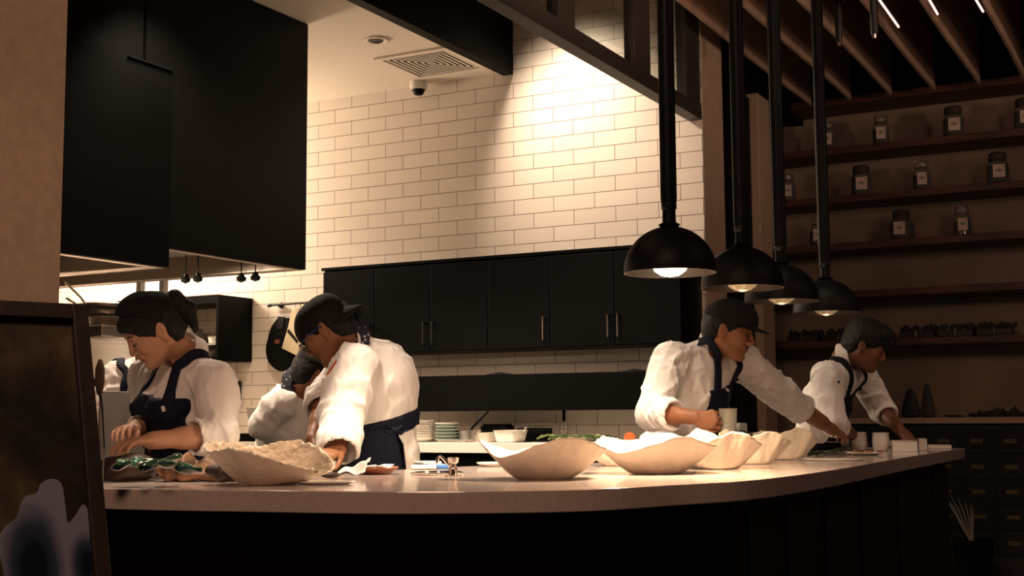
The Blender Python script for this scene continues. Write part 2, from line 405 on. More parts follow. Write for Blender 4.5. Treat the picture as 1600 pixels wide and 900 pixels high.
    def mesh(s):
        F = s.F; F[0] = F[-1] = 1; F[:, 0] = F[:, -1] = 1; F[:, :, 0] = F[:, :, -1] = 1
        S = F < 0
        c = np.zeros(tuple(s.n-1), np.int8)
        for i in (0, 1):
            for j in (0, 1):
                for k in (0, 1):
                    c += S[i:S.shape[0]-1+i, j:S.shape[1]-1+j, k:S.shape[2]-1+k]
        act = (c > 0) & (c < 8); I = np.argwhere(act); idm = np.full(act.shape, -1, np.int32); idm[act] = np.arange(len(I))
        co = [(i, j, k) for i in (0, 1) for j in (0, 1) for k in (0, 1)]
        val = np.stack([F[I[:, 0]+o[0], I[:, 1]+o[1], I[:, 2]+o[2]] for o in co], 1)
        acc = np.zeros((len(I), 3)); cnt = np.zeros(len(I))
        for a in range(8):
            for b in range(a+1, 8):
                dd = np.array(co[b])-np.array(co[a])
                if np.abs(dd).sum() != 1: continue
                va, vb = val[:, a], val[:, b]; m = (va < 0) != (vb < 0)
                t = np.where(m, va/np.where(m, va-vb, 1), 0)
                acc += m[:, None]*(np.array(co[a])+t[:, None]*dd); cnt += m
        P = s.lo + s.h*(I + acc/cnt[:, None])
        Q = []
        for ax in range(3):
            sl0 = [slice(None)]*3; sl1 = [slice(None)]*3; sl0[ax] = slice(0, -1); sl1[ax] = slice(1, None)
            E = np.argwhere(S[tuple(sl0)] != S[tuple(sl1)]); u, v = [(1, 2), (2, 0), (0, 1)][ax]
            inside = S[E[:, 0], E[:, 1], E[:, 2]]
            def cell(du, dv):
                C = E.copy(); C[:, u] -= du; C[:, v] -= dv; return idm[C[:, 0], C[:, 1], C[:, 2]]
            q = np.stack([cell(1, 1), cell(0, 1), cell(0, 0), cell(1, 0)], 1)
            q[~inside] = q[~inside][:, ::-1]; Q.append(q)
        Q = np.concatenate(Q); Q = Q[(Q >= 0).all(1)]
        return P, Q
    def build(s, name, mtl, parent=None, smoothit=1, regions=None, **kw):
        P, Q = s.mesh()
        for _ in range(smoothit):
            A = np.zeros_like(P); n = np.zeros(len(P))
            for i in range(4):
                a, b = Q[:, i], Q[:, (i+1) % 4]
                for d in range(3): A[:, d] += np.bincount(a, P[b, d], len(P)) + np.bincount(b, P[a, d], len(P))
                n += np.bincount(a, minlength=len(P)) + np.bincount(b, minlength=len(P))
            P = P*.4 + .6*A/np.maximum(n, 1)[:, None]
        me = bpy.data.meshes.new(name); org = ORG[parent.name] if parent is not None else np.array([(P[:, 0].min()+P[:, 0].max())/2, (P[:, 1].min()+P[:, 1].max())/2, P[:, 2].min()])
        me.vertices.add(len(P)); me.vertices.foreach_set('co', (P-org).ravel())
        me.loops.add(len(Q)*4); me.loops.foreach_set('vertex_index', Q.ravel().astype(np.int32))
        me.polygons.add(len(Q)); me.polygons.foreach_set('loop_start', np.arange(0, len(Q)*4, 4, dtype=np.int32)); me.polygons.foreach_set('loop_total', np.full(len(Q), 4, np.int32))
        mats = mtl if isinstance(mtl, (list, tuple)) else [mtl]
        for m in mats: me.materials.append(M[m])
        me.update(calc_edges=True); me.validate()
        me.polygons.foreach_set('use_smooth', np.ones(len(me.polygons), bool))
        if regions:
            C = P[Q].mean(1); mi = np.zeros(len(Q), np.int32)
            for k, fn in enumerate(regions): mi[fn(C)] = k+1
            me.polygons.foreach_set('material_index', mi)
        o = bpy.data.objects.new(name, me); COL.objects.link(o)
        if parent is not None: o.parent = parent
        else: o.location = org
        ORG[o.name] = org; tag(o, **kw); return o
# ------------------------------------------------------------------ room
W = 7.443
def st(name, mb, m, **kw): return mb.build(name, m, kind='structure', **kw)
st('floor', MB().box(-8.5, 3.5, -1.5, 10.4, -.05, 0), 'floor')
CZ = EYE + 2.33                                     # kitchen ceiling
wb = MB(); wb.box(-8.3, -2.648, W, W+.02, 0, 5.2, 0); wb.box(-8.3, -2.648, W+.02, W+.40, 0, 5.2, 1)
st('wall_back', wb, ['tile', 'plaster'])
lp = PY(97, 300, 3.62)
st('wall_left', MB().box(lp.x-.16, lp.x, 3.02, 3.62, 0, 5.1), 'plaster')
st('wall_kitchen', MB().box(-8.5, -8.3, 3.0, W+.4, 0, 4.8), 'plaster')
st('ceiling', MB().box(-8.3, -4.05, 1.0, W, CZ, CZ+.05), 'ceil')
st('trim_1', MB().box(-4.06, -3.985, 1.0, W, CZ-.02, CZ+.85), 'black')          # bulkhead beam
st('ceiling_dining', MB().box(-8.4, 3.5, -1.5, 10.4, 5.15, 5.25), 'blackmat')
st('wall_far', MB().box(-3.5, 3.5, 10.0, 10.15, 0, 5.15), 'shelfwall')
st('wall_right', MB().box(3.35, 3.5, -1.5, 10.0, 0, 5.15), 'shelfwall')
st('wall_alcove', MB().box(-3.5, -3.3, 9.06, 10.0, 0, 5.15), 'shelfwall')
st('trim_2', MB().box(-3.3, -2.70, 8.78, 9.06, 0, EYE+2.32), 'plaster', bevel=.006)   # second pilaster
st('trim_3', MB().box(-2.80, -2.70, W+.0, 10.0, EYE+2.32, EYE+2.8), 'blackmat')
st('trim_4', MB().box(-3.3, 3.35, 9.93, 9.998, PY(1400, 171, 10).z+.06, 5.15), 'blackmat')
# glazed transom frame
tf = thing('glazed_screen', 'black steel framed glass screen with upright posts running above the pass', 'screen', (-2.69, 4.4, EYE+1.84))
fz = EYE+1.84
MB().box(-2.735, -2.648, 1.2, W-.002, fz, fz+.09).build('bottom_rail', 'frame', tf, bevel=.003)
MB().box(-2.735, -2.648, 1.2, W-.002, 4.95, 5.04).build('top_rail', 'frame', tf, bevel=.003)
posts = [(5.43, 5.62), (6.39, 6.62), (7.20, W-.002), (4.2, 4.39), (3.0, 3.19)]
for a, b in posts: MB().box(-2.725, -2.655, a, b, fz+.09, 4.95).build('post', 'frame', tf, bevel=.003)
ys = sorted([a for a, b in posts]+[b for a, b in posts])
for a, b in ((ys[1], ys[2]), (ys[3], ys[4]), (ys[5], ys[6]), (ys[7], ys[8])):
    MB().box(-2.693, -2.687, a, b, fz+.09, 4.95).build('glass_pane', 'pane', tf)
# black tall unit between the two pilasters
tc = thing('tall_cabinet', 'tall black cabinet between the two plaster pilasters', 'cabinet', (-3.0, 8.3, 0))
MB().box(-3.3, -2.78, W+.41, 8.77, 0, EYE+2.31).build('body', 'blackmat', tc)
for a, b in ((W+.42, 8.30), (8.31, 8.76)): 
    d = MB().box(-2.78, -2.755, a, b, .1, EYE+2.28).build('door', 'black', tc, bevel=.003)
    MB().box(-2.755, -2.735, b-.05 if a < 8 else a+.03, b-.03 if a < 8 else a+.05, 1.0, 1.3).build('handle', 'blacksteel', d)

# ceiling baffles over the dining side
xs_f = [PY(x, 130, 9.5).x for x in (1264, 1340, 1400, 1469, 1537, 1600)]
d_f = (xs_f[-1]-xs_f[0])/5
fin0 = None
fb = EYE + 2.33
NAMES_F = ['ceiling baffle nearest the glazed screen, beside the header', 'second ceiling baffle out from the glazed screen', 'third ceiling baffle from the glazed screen, behind the farthest lamp pole', 'fourth ceiling baffle, just left of the nearest pink light line',
           'fifth ceiling baffle, between the two longest pink light lines', 'sixth ceiling baffle, right of the short pink light lines', 'seventh ceiling baffle, at the right end of the jar shelves']
for i in range(9):
    x = xs_f[0]+d_f*i if i else xs_f[0]
    zb = (PY([1264, 1340, 1400, 1469, 1537, 1600][min(i, 5)], [153, 147, 125, 134, 108, 97][min(i, 5)], 9.5).z)
    zb = EYE + 2.36 + .0*zb
    mb = MB(); n = 26; y = np.linspace(2.2, 9.5, n); v = []; f = []
    for k in range(n):
        wv = .006*math.sin(y[k]*2.1+i*1.7)
        v += [(x-.009+wv, y[k], zb), (x+.009+wv, y[k], zb), (x+.009, y[k], zb+1.0), (x-.009, y[k], zb+1.0)]
    for k in range(n-1):
        o = 4*k; f += [(o, o+1, o+5, o+4), (o+1, o+2, o+6, o+5), (o+2, o+3, o+7, o+6), (o+3, o, o+4, o+7)]
    f += [(0, 3, 2, 1), (4*n-4, 4*n-3, 4*n-2, 4*n-1)]
    mb.add(v, f)
    mb.build('ceiling_baffle', 'fin', label='brown board ' + (NAMES_F[i] if i < 7 else 'ceiling baffle past the right end of the jar shelves'), cat='ceiling panel', group='ceiling baffles over the dining side', smooth=True)
M['ledpink'] = mat('led_line', (1, .6, .55), .5, emit=(1.0, .55, .50), estr=1.8)
def led(x0, y0, x1, y1, X, lab):
    b = PZ(x1, y1, EYE+2.345); a = PX(x0, y0, b.x)
    t = thing('light_strip', lab, 'light', (b.x, b.y, b.z))
    MB().tube([a, b], .007, 8).build('diffuser', 'ledpink', t)
    MB().obox((V3(a)+V3(b))/2+np.array([0, 0, .014]), [(Vector(b)-Vector(a)).normalized(), (1, 0, 0), (Vector(b)-Vector(a)).normalized().cross(Vector((1, 0, 0)))], (float((b-a).length)/2, .012, .006)).build('housing', 'blackmat', t)
led(1372, -3, 1404, 42, xs_f[0]+d_f*2.6, 'long pinkish light line between the brown baffles, leftmost')
led(1451, -2, 1465, 22, xs_f[0]+d_f*3.7, 'middle short pinkish light line between the brown baffles')
led(1524, -2, 1536, 18, xs_f[0]+d_f*4.65, 'rightmost short pinkish light line between the baffles')
def hangspot(px, py, D, lab, L=.5):
    p = PD(px, py, D); t = thing('hanging_spotlight', lab, 'spotlight', p)
    MB().lathe([(.0, L+.001), (.02, L), (.02, .03), (.016, .02)], p, 14).build('body', 'blacksteel', t, smooth=True)
    MB().lathe([(.013, .02), (.012, 0), (.0, -.004)], p, 12).build('lens', 'chrome', t, smooth=True)
    MB().tube([(p.x, p.y, p.z+L), (p.x, p.y, 5.15)], .004, 6).build('cable', 'blackmat', t)
hangspot(1367, 60, 6.2, 'slim black hanging spotlight between baffles with a shiny tip', .34)
hangspot(1311, 72, 7.4, 'slim black hanging spotlight behind the farthest lamp pole', .3)

# wall cabinets
FY = W-.35
cz0, cz1 = EYE+.427, EYE+1.012
xd = [PY(x, 480, FY).x for x in (507, 588, 674, 764, 861, 962, 1066)]
MB().box(xd[0]-.02, xd[-1]+.02, FY-.015, W-.002, cz1, cz1+.02).build('cabinet_top_panel', 'black', label='thin black top panel running over the wall cabinets', cat='panel', bevel=.002)
labs = ['black wall cabinet with two doors at the left end, behind the second worker', 'black wall cabinet with two doors and paired handles, left of centre', 'black wall cabinet with a single door hinged left', 'black wall cabinet with two doors and paired handles at the right end']
for i, (a, b) in enumerate(((0, 1), (1, 3), (3, 4), (4, 6))):
    x0, x1 = xd[a], xd[b]
    t = thing('wall_cabinet', labs[i].replace('with two doors at', 'with one door at'), 'cabinet', ((x0+x1)/2, FY+.17, cz0), 'black wall cabinets over the bench')
    MB().box(x0+.001, x1-.001, FY, W-.002, cz0, cz1).build('body', 'black', t)
    for k in range(a, b):
        d = MB().box(xd[k]+.003, xd[k+1]-.003, FY-.02, FY-.001, cz0+.003, cz1-.012).build('door', 'black', t, bevel=.002)
        hx = {1: xd[2]-.035, 2: xd[2]+.03, 3: xd[4]-.035, 4: xd[5]-.035, 5: xd[5]+.03, 0: xd[1]-.04}[k]
        MB().tube([(hx, FY-.02, cz0+.19), (hx, FY-.047, cz0+.185), (hx, FY-.047, cz0+.05), (hx, FY-.02, cz0+.045)], .005, 8).box(hx-.012, hx+.012, FY-.052, FY-.02, cz0+.187, cz0+.192).build('handle', 'chrome' if k > 2 else 'blacksteel', d)
# black open wall shelf below the cabinets
bx0, bx1 = PY(520, 600, FY).x, PY(1066, 600, FY).x
bz0, bz1 = EYE+.038, EYE+.268
t = thing('wall_shelf', 'long black boxed wall shelf between cabinets and bench', 'shelf', ((bx0+bx1)/2, W-.2, bz0))
MB().box(bx0, bx1, FY, FY+.02, bz0, bz1).build('fascia', 'black', t, bevel=.002)
MB().box(bx0, bx1, FY+.02, W-.002, bz0+.03, bz0+.05).build('shelf_board', 'black', t)
for x in (bx0, (bx0+bx1)/2, bx1-.02): MB().box(x, x+.02, FY+.02, W-.002, bz0+.05, bz1-.01).build('divider', 'black', t)
for px, wd, lb in ((781, 30, 'dark flat lid showing over the middle of the boxed shelf'), (992, 22, 'dark flat lid showing over the right of the boxed shelf')):
    p = PY(px, 582, FY+.1); MB().lathe([(0, 0), (.09, 0), (.095, .05), (.09, .055), (.015, .06), (.012, .075), (0, .078)], (p.x, p.y, bz0+.05), 24).lathe([(.088, .05), (.088, bz1-bz0-.045), (0, bz1-bz0-.03)], (p.x, p.y, bz0+.05), 24).build('pot', 'blacksteel', label=lb.replace('flat lid', 'lidded pot'), cat='pot', smooth=True)
# bench
BY0 = W-.60; bt = PY(740, 692, BY0).z; bb = PY(740, 708, BY0).z
t = thing('back_bench', 'white topped kitchen bench along the tiled wall', 'bench', (-4.2, W-.3, 0))
bxa, bxb = PY(370, 700, BY0).x-.6, -2.66
MB().box(bxa, bxb, BY0, W-.002, bb, bt).build('benchtop', 'bench', t, bevel=.003)
MB().box(bxa+.03, bxb-.03, BY0+.09, W-.01, .1, bb).build('cabinet_base', 'blackmat', t)
for i in range(6):
    x0 = bxa+.05+i*(bxb-bxa-.1)/6; d = MB().box(x0, x0+(bxb-bxa-.1)/6-.008, BY0+.068, BY0+.088, .14, bb-.03).build('door', 'black', t, bevel=.003)
MB().box(bxa+.06, bxb-.06, BY0+.15, W-.05, 0, .1).build('plinth', 'blackmat', t)

# extractor hoods
HX = -4.55; HY = 5.92; hz = EYE+.86; bkx = -4.35; bky = 4.59; bkz = EYE+.728
bkt = PX(268, 108, bkx).z
def hood(name, lab, x0, x1, y0, y1, z0, z1, zt):
    t = thing(name, lab, 'hood', ((x0+x1)/2, (y0+y1)/2, z0)); th = .012
    m = MB(); m.box(x1-th, x1, y0, y1, z0, z1); m.box(x0, x0+th, y0, y1, z0, z1); m.box(x0+th, x1-th, y0, y0+th, z0, z1); m.box(x0+th, x1-th, y1-th, y1, z0, z1); m.box(x0+th, x1-th, y0+th, y1-th, z1-th, z1)
    m.build('casing', 'black', t)
    a = .006
    m = MB()
    m.box(x1-th-a, x1-th, y0+th, y1-th, z0-.004, z0+.12); m.box(x0+th, x0+th+a, y0+th, y1-th, z0-.004, z0+.12); m.box(x0+th, x1-th, y1-th-a, y1-th, z0-.004, z0+.12); m.box(x0+th, x1-th, y0+th, y0+th+a, z0-.004, z0+.12)
    m.box(x0+th, x1-th, y0+th, y1-th, z0+.12, z0+.13)
    m.box(x0+th, x1-th, y1-.10, y1-th-a, z0-.002, z0+.004); m.box(x1-.07, x1-th-a, y0+th, y1-.10, z0-.002, z0+.004)
    m.build('steel_lining', 'steel', t)
    for k in range(5):
        xa = x0+.2+k*(x1-x0-.35)/5
        f = MB()
        for j in range(10): f.box(xa+j*.03, xa+j*.03+.02, y0+.3, y1-.2, z0+.105, z0+.118)
        f.build('baffle_filter', 'steeldull', t)
    return t
h1 = hood('extractor_hood', 'large black extractor hood reaching the ceiling with steel lining', -6.9, HX, bky+.02, HY, hz, CZ-.003, CZ)
h2 = hood('extractor_hood', 'nearer lower black extractor hood beside the plaster pillar', -6.9, bkx, 3.65, bky, bkz, bkt, bkt)
MB().box(-6.9, HX, 3.65, bky-.002, bkt+.006, CZ-.003).build('bulkhead_panel', 'black', label='black panelled bulkhead above the nearer extractor hood', cat='panel')
MB().box(bkx-.002, bkx+.004, bky-.30, bky, bkt-.007, bkt-.004).build('edge_trim', 'blacksteel', h2)
for px, py in ((290, 433), (309, 433), (377, 429), (399, 428)):
    p = PY(px, py, HY-.25 if px < 350 else HY-.12)
    MB().lathe([(.004, .174), (.004, .05), (.018, .045), (.018, .03), (.03, .02), (.026, 0), (0, -.01)], (p.x, p.y, hz-.055), 12).build('sprinkler_head', 'blacksteel', label='small dark sprinkler head under the large hood, ' + {290: 'leftmost', 309: 'second from left', 377: 'third from left', 399: 'rightmost'}[px], cat='sprinkler', group='sprinkler heads under the hood', smooth=True)
# hanging steel supports behind the near hood
for px, lb in ((220, 'left'), (256, 'right')):
    p = PY(px, 440, 6.08); MB().box(p.x-.022, p.x+.022, 6.06, 6.10, .0, 2.6).build('steel_post', 'steeldull', label='grey steel support post under the hood, %s one of the pair' % lb, cat='post', bevel=.004)

# ceiling fittings
p = PZ(588, 62, CZ); t = thing('downlight', 'small recessed chrome downlight in the kitchen ceiling', 'light', (p.x, p.y, CZ-.012))
MB().lathe([(.066, 0), (.078, .002), (.078, .011), (.05, .011), (.05, .006), (.066, 0)], (p.x, p.y, CZ-.012), 32).build('trim_ring', 'chrome', t, smooth=True)
MB().lathe([(.05, .011), (.045, .0095), (0, .009)], (p.x, p.y, CZ-.0125), 24).build('reflector', 'blacksteel', t, smooth=True)
V = [PZ(x, y, CZ) for x, y in ((577, 90), (686, 72), (770, 103), (664, 122))]
vc = sum(V, Vector())/4; vw = ((V[0]-V[1]).length+(V[1]-V[2]).length)/4; print('vent', vw)
t = thing('air_vent', 'square white ceiling air vent with angled louvres', 'vent', (vc.x, vc.y, CZ-.02))
def ring(m, cx, cy, a, b, z0, z1):
    m.box(cx-b, cx+b, cy-b, cy-a, z0, z1); m.box(cx-b, cx+b, cy+a, cy+b, z0, z1); m.box(cx-b, cx-a, cy-a, cy+a, z0, z1); m.box(cx+a, cx+b, cy-a, cy+a, z0, z1)
m = MB(); ring(m, vc.x, vc.y, vw*.86, vw, CZ-.014, CZ-.001); m.build('frame', 'ceil', t, bevel=.002)
MB().box(vc.x-vw*.86, vc.x+vw*.86, vc.y-vw*.86, vc.y+vw*.86, CZ-.004, CZ-.001).build('duct_opening', 'blackmat', t)
for k in range(7):
    a = vw*.86*(1-(k+.45)/7.2); m = MB(); ring(m, vc.x, vc.y, a-.014, a, CZ-.0085, CZ-.006); m.build('louvre', 'ceil', t)
p = PZ(654, 128, CZ); t = thing('security_camera', 'white dome security camera under the kitchen ceiling', 'camera', (p.x, p.y, CZ-.1))
MB().lathe([(0, 0), (.062, 0), (.062, -.03), (.056, -.055), (.045, -.055)], (p.x, p.y, CZ-.001), 28).build('housing', 'plastic', t, smooth=True)
MB().lathe([(.044, -.05), (.042, -.07), (.03, -.09), (0, -.098)], (p.x, p.y, CZ-.001), 24).build('dome', 'lamp', t, smooth=True)
for i, (a, b, pw, an, bl) in enumerate(SPOTS):
    names = ['washing the tiled wall', 'over the left worker', 'over the second worker', 'over the nearer shells', 'over the farther shells', 'over the third worker', 'over the fourth worker', 'over the back bench']
    d = (Vector(b)-Vector(a)).normalized(); q = d.to_track_quat('-Z', 'Y').to_matrix()
    t = thing('track_spotlight', 'black track spotlight ' + names[i], 'spotlight', a)
    MB().lathe([(.0, .16), (.035, .155), (.048, .12), (.05, .0), (.047, .0), (.046, .05), (0, .06)], V3(a), 20, R=q).build('lamp_head', 'blacksteel', t, smooth=True)
    MB().tube([V3(a)+V3(q @ Vector((0, 0, .12))), (a[0], a[1], 5.15)], .008, 8).build('stem', 'blacksteel', t)

# ------------------------------------------------------------------ counter
CT = EYE-.18
fr = [(-4.6, 2.36), (-3.6, 2.40), (-2.53, 2.476), (-2.11, 2.55), (-1.743, 2.638), (-1.371, 2.875), (-1.221, 3.188), (-1.110, 3.50), (-1.075, 4.2), (-1.10, 5.4), (-1.115, 7.13)]
inn = [(-4.6, 2.95), (-3.7, 2.98), (-3.0, 3.05), (-2.74, 3.22), (-2.50, 3.60), (-2.38, 4.10), (-2.15, 4.45), (-1.90, 4.75), (-1.76, 5.2), (-1.72, 6.0), (-1.71, 7.13)]
A = smoothpath(fr, 8); B = smoothpath(inn, 8)
t = thing('bar_counter', 'long curved pale stone kitchen counter with dark base', 'counter', (-2.0, 3.4, 0))
def inset(P, d):
    out = []
    for i, p in enumerate(P):
        q = P[min(i+1, len(P)-1)]-P[max(i-1, 0)]; q = q/np.linalg.norm(q); out.append(p+d*np.array([-q[1], q[0]]))
    return out
MB().strip(A, B, CT-.055, CT).build('countertop', 'counter', t, bevel=.003)
A2 = inset(A, .10); B2 = inset(B, -.05)
cut = 58
MB().strip(A2[:cut], B2[:cut], .10, CT-.055).build('base', 'blackmat', t)
MB().strip(A2[cut-1:], B2[cut-1:], .10, CT-.055).build('base_panel', 'wooddark', t)
MB().strip(inset(A, .2), inset(B, -.12), 0, .1).build('plinth', 'blackmat', t)
m = None
for i in range(cut, len(A2)-1, 4):
    a, b = A2[i], A2[min(i+3, len(A2)-1)]; d = b-a; L = np.linalg.norm(d)
    if L < .1: continue
    d /= L; n = np.array([d[1], -d[0]]); c = (a+b)/2+n*.006
    MB().obox((c[0], c[1], .5), [(d[0], d[1], 0), (n[0], n[1], 0), (0, 0, 1)], (L/2-.012, .006, .34)).build('raised_panel', 'wooddark', t, bevel=.004)

# ------------------------------------------------------------------ heat lamps
def heat_lamp():
    t = local('pendant_heat_lamp', '', 'lamp', (0, 0, 0), 'black dome heat lamps over the counter')
    R = .142; prof = [(R*math.cos(a), R*math.sin(a)*.98) for a in np.linspace(0, 1.38, 22)]
    prof = [(R, -.006)] + prof + [(.034, .145), (.021, .152), (.020, .20)]
    inner = [(.018, .13), (.034, .128)] + [((R-.004)*math.cos(a), (R-.004)*math.sin(a)*.98) for a in np.linspace(1.3, 0, 20)] + [(R-.004, -.006)]
    MB().lathe(prof, n=48, cap=False).build('lamp_shade', 'lamp', t, smooth=True, rec=False)
    MB().lathe(inner+[(R, -.006)], n=48, cap=False).build('shade_lining', 'lampin', t, smooth=True, rec=False)
    MB().lathe([(.020, .19), (.024, .195), (.024, .212), (.020, .216)], n=24).build('collar', 'blacksteel', t, smooth=True)
    MB().lathe([(.0245, .215), (.0255, .23), (.0255, 5.13-LZ), (0, 5.135-LZ)], n=24).build('pole', 'lamp', t, smooth=True)
    b = MB().lathe([(0, -.018), (.028, -.013), (.048, .001), (.058, .020), (.054, .046), (.030, .078), (.018, .10), (.018, .13)], n=28).build('bulb', 'bulb', t, smooth=True)
    return t, b
LZ = EYE+.443
M['bulb'] = mat('reflector_bulb', (.8, .7, .5), .15, trans=.3, emit=(1, .72, .42), estr=.10, col2=(.3, .22, .1), vscale=60)
M['bulb_on'] = mat('lit_bulb', (1, .9, .8), .3, emit=(1.0, .80, .58), estr=6.)
lamp0, b0 = heat_lamp()
LP = [PZ(1047, 424, LZ), PZ(1160, 448, LZ), PZ(1221, 469, LZ), PZ(1291, 487, LZ)]
LL = ['lit black dome heat lamp nearest the camera, over the shells', 'unlit black dome heat lamp, second from the front', 'unlit black dome heat lamp, third from the front', 'unlit black dome heat lamp farthest back']
for i, p in enumerate(LP):
    if i == 0: o = lamp0; o.location = p; o['label'] = LL[0]
    else: o = dup(lamp0, p, label=LL[i])
b1 = [c for c in lamp0.children if c.name.startswith('bulb')][0]; b1.data = b1.data.copy(); b1.data.materials[0] = M['bulb_on']
light('SPOT', 'heat_lamp_light', (LP[0].x, LP[0].y, LZ-.022), 150, (1, .72, .46), (LP[0].x, LP[0].y, 0), .03, 165, .5)
for p in LP[1:]: light('POINT', 'heat_lamp_light', (p.x, p.y, LZ-.02), .15, (1, .72, .46), size=.03)

# ------------------------------------------------------------------ shelves with jars
SB = [(1400, 171), (1400, 247), (1400, 322), (1400, 395), (1400, 469), (1400, 544)]
ORD = ['topmost', 'second from top', 'third from top', 'fourth from top', 'fifth from top', 'lowest']
shelf_top = []
SY = 9.62
for i, (x, y) in enumerate(SB):
    z = PY(x, y, 10).z; shelf_top.append(z+.055)
    x0 = PY(1222, y, 9.8).x
    MB().box(x0, 2.2, SY, 9.998, z, z+.055).build('shelf_board', 'woodshelf', label='long reddish brown timber shelf on the far wall, %s' % ORD[i], cat='shelf', group='timber shelves on the far wall', bevel=.004)
    MB().box(x0-.1, x0-.005, 9.75, 9.998, z+.005, z+.05).box(x0-.1, x0-.06, 9.6, 9.75, z+.005, z+.05).build('shelf_bracket', 'blacksteel', label='small dark bracket at the left end of the %s shelf' % ORD[i], cat='bracket', group='brackets at the shelf ends')
def jar(kind):
    t = local('storage_jar', '', 'jar', (0, 0, 0), 'labelled storage jars on the timber shelves')
    fill = 'jarfill2' if kind == 2 else 'jarfill'
    if kind == 2: prof = [(.0, 0), (.062, 0), (.072, .02), (.074, .09), (.066, .125), (.046, .145), (.046, .16)]; sx = 1; n = 28; H = .16
    else: prof = [(.0, 0), (.060, 0), (.068, .006), (.068, .125), (.058, .145), (.044, .152), (.044, .165)]; n = 4 if False else 24; H = .165
    sq = (lambda t_, k: .12*(abs(math.cos(2*t_))**1.5)*-1 + .02) if kind != 2 else None
    MB().lathe(prof, n=n, wob=sq).build('glass_body', 'glass', t, smooth=True)
    MB().lathe([(0, .004), (prof[1][0]-.003, .005), (prof[3][0]-.007, .02), (prof[3][0]-.007, .10 if kind != 1 else .118), (0, .10 if kind != 1 else .118)], n=n, wob=sq).build('contents', fill, t, smooth=True)
    MB().lathe([(.040, H-.01), (.047, H-.008), (.050, H), (.050, H+.035), (.04, H+.045), (0, H+.047)], n=24).build('lid', 'glass' if kind == 0 else 'jarfill2', t, smooth=True)
    lb = MB().box(-.033, .033, -.0005, .0015, .032, .118).build('label_paper', 'label', t)
    lb.location = (.0, -.0735 if kind == 2 else -.066, 0)
    ink = MB().box(-.022, .022, -.0012, -.0004, .078, .083).box(-.015, .015, -.0012, -.0004, .070, .074).box(.020, .027, -.0012, -.0004, .098, .106).box(-.004, .004, -.0012, -.0004, .088, .094).build('label_print', 'ink', lb)
    return t
PROTO = [jar(0), jar(1), jar(2)]; used = [False]*3
JR = [(1292, 1, 0, 'jar with white label on the second shelf, leftmost, behind a lamp pole'), (1376, 1, 0, 'clear lidded jar with white label on the second shelf, second from left'), (1490, 1, 1, 'broad jar of dark spice on the second shelf, third from left'), (1602, 1, 1, 'jar cut by the right edge of the view, on the second shelf'),
      (1228, 2, 0, 'dim clear jar at the left end of the third shelf'), (1343, 2, 1, 'square jar half full of dark spice on the third shelf, second from left'), (1437, 2, 0, 'dark topped jar with white label in the middle of the third shelf'), (1556, 2, 1, 'large dark bottle shaped jar at the right of the third shelf'),
      (1273, 3, 0, 'narrow jar on the fourth shelf, behind the farthest lamp pole'), (1403, 3, 2, 'round brown jar with label turned left on the fourth shelf'), (1497, 3, 0, 'dark lidded jar at the right of the fourth shelf')]
for px, s, k, lb in JR:
    p = PY(px, 200, SY+.09); loc = (p.x, p.y, shelf_top[s]+.001)
    if not used[k]: o = PROTO[k]; used[k] = True; o.location = loc; o['label'] = lb
    else: o = dup(PROTO[k], loc, label=lb)
    o.rotation_euler = (0, 0, .22 if k != 2 else .0)
    o.scale = (1.02, 1.02, 1.05) if k == 0 else (1.25, 1.25, 1.08)
# dark plants / picture clips on the lowest shelf
rng = random.Random(4)
for i, px in enumerate((1252, 1309, 1431, 1492, 1553)):
    p = PY(px, 530, SY+.01); z = shelf_top[5]
    t = thing('planter_trough', 'low dark planter trough on the lowest shelf, %s' % ['leftmost', 'second from left', 'middle one', 'fourth from left', 'rightmost'][i], 'planter', (p.x, p.y+.12, z), 'low planters on the lowest shelf')
    MB().box(p.x-.12, p.x+.12, SY+.03, SY+.22, z+.001, z+.05).build('trough', 'wooddark', t, bevel=.004)
    MB().tube([(p.x, SY+.02, z+.005), (p.x, SY+.02, z+.055), (p.x, SY+.05, z+.058)], .0035, 8).build('metal_clip', 'chrome', t)
    m = MB()
    for k in range(40):
        a = rng.uniform(-.11, .14); b = rng.uniform(.04, .2); h = rng.uniform(.03, .06); c = (p.x+a, SY+b, z+.045)
        m.add([c, (c[0]+.02, c[1], c[2]+h*.6), (c[0], c[1]+.004, c[2]+h), (c[0]-.02, c[1], c[2]+h*.5)], [(0, 1, 2, 3)])
    m.build('foliage', 'leafdark', t, solid=.002)
# side counter with apothecary drawers
LY = 9.40; lz1 = PY(1400, 653, LY).z; lz0 = PY(1400, 662, LY).z
t = thing('drawer_cabinet', 'dark apothecary drawer cabinet under a pale ledge', 'cabinet', (-.5, 9.7, 0))
lx0 = -2.68
MB().box(lx0, 2.2, LY, 9.60, lz0, lz1).build('ledge_top', 'plastic' if False else 'bench2', t, bevel=.003) if 'bench2' in M else None
M['bench2'] = mat('ledge_stone', (.50, .36, .26), .6, var=.1, vscale=10)
MB().box(lx0, 2.2, LY, 9.995, lz0, lz1).build('ledge_top', 'bench2', t, bevel=.003)
MB().box(lx0+.02, 2.15, LY+.07, 9.99, .0, lz0).build('carcass', 'wooddark', t)
cols = [PY(x, 700, LY+.05).x for x in (1475, 1527, 1579)]; dx = (cols[2]-cols[0])/2
rz = [PY(1528, y, LY+.05).z for y in (689, 729, 768, 807, 847)]
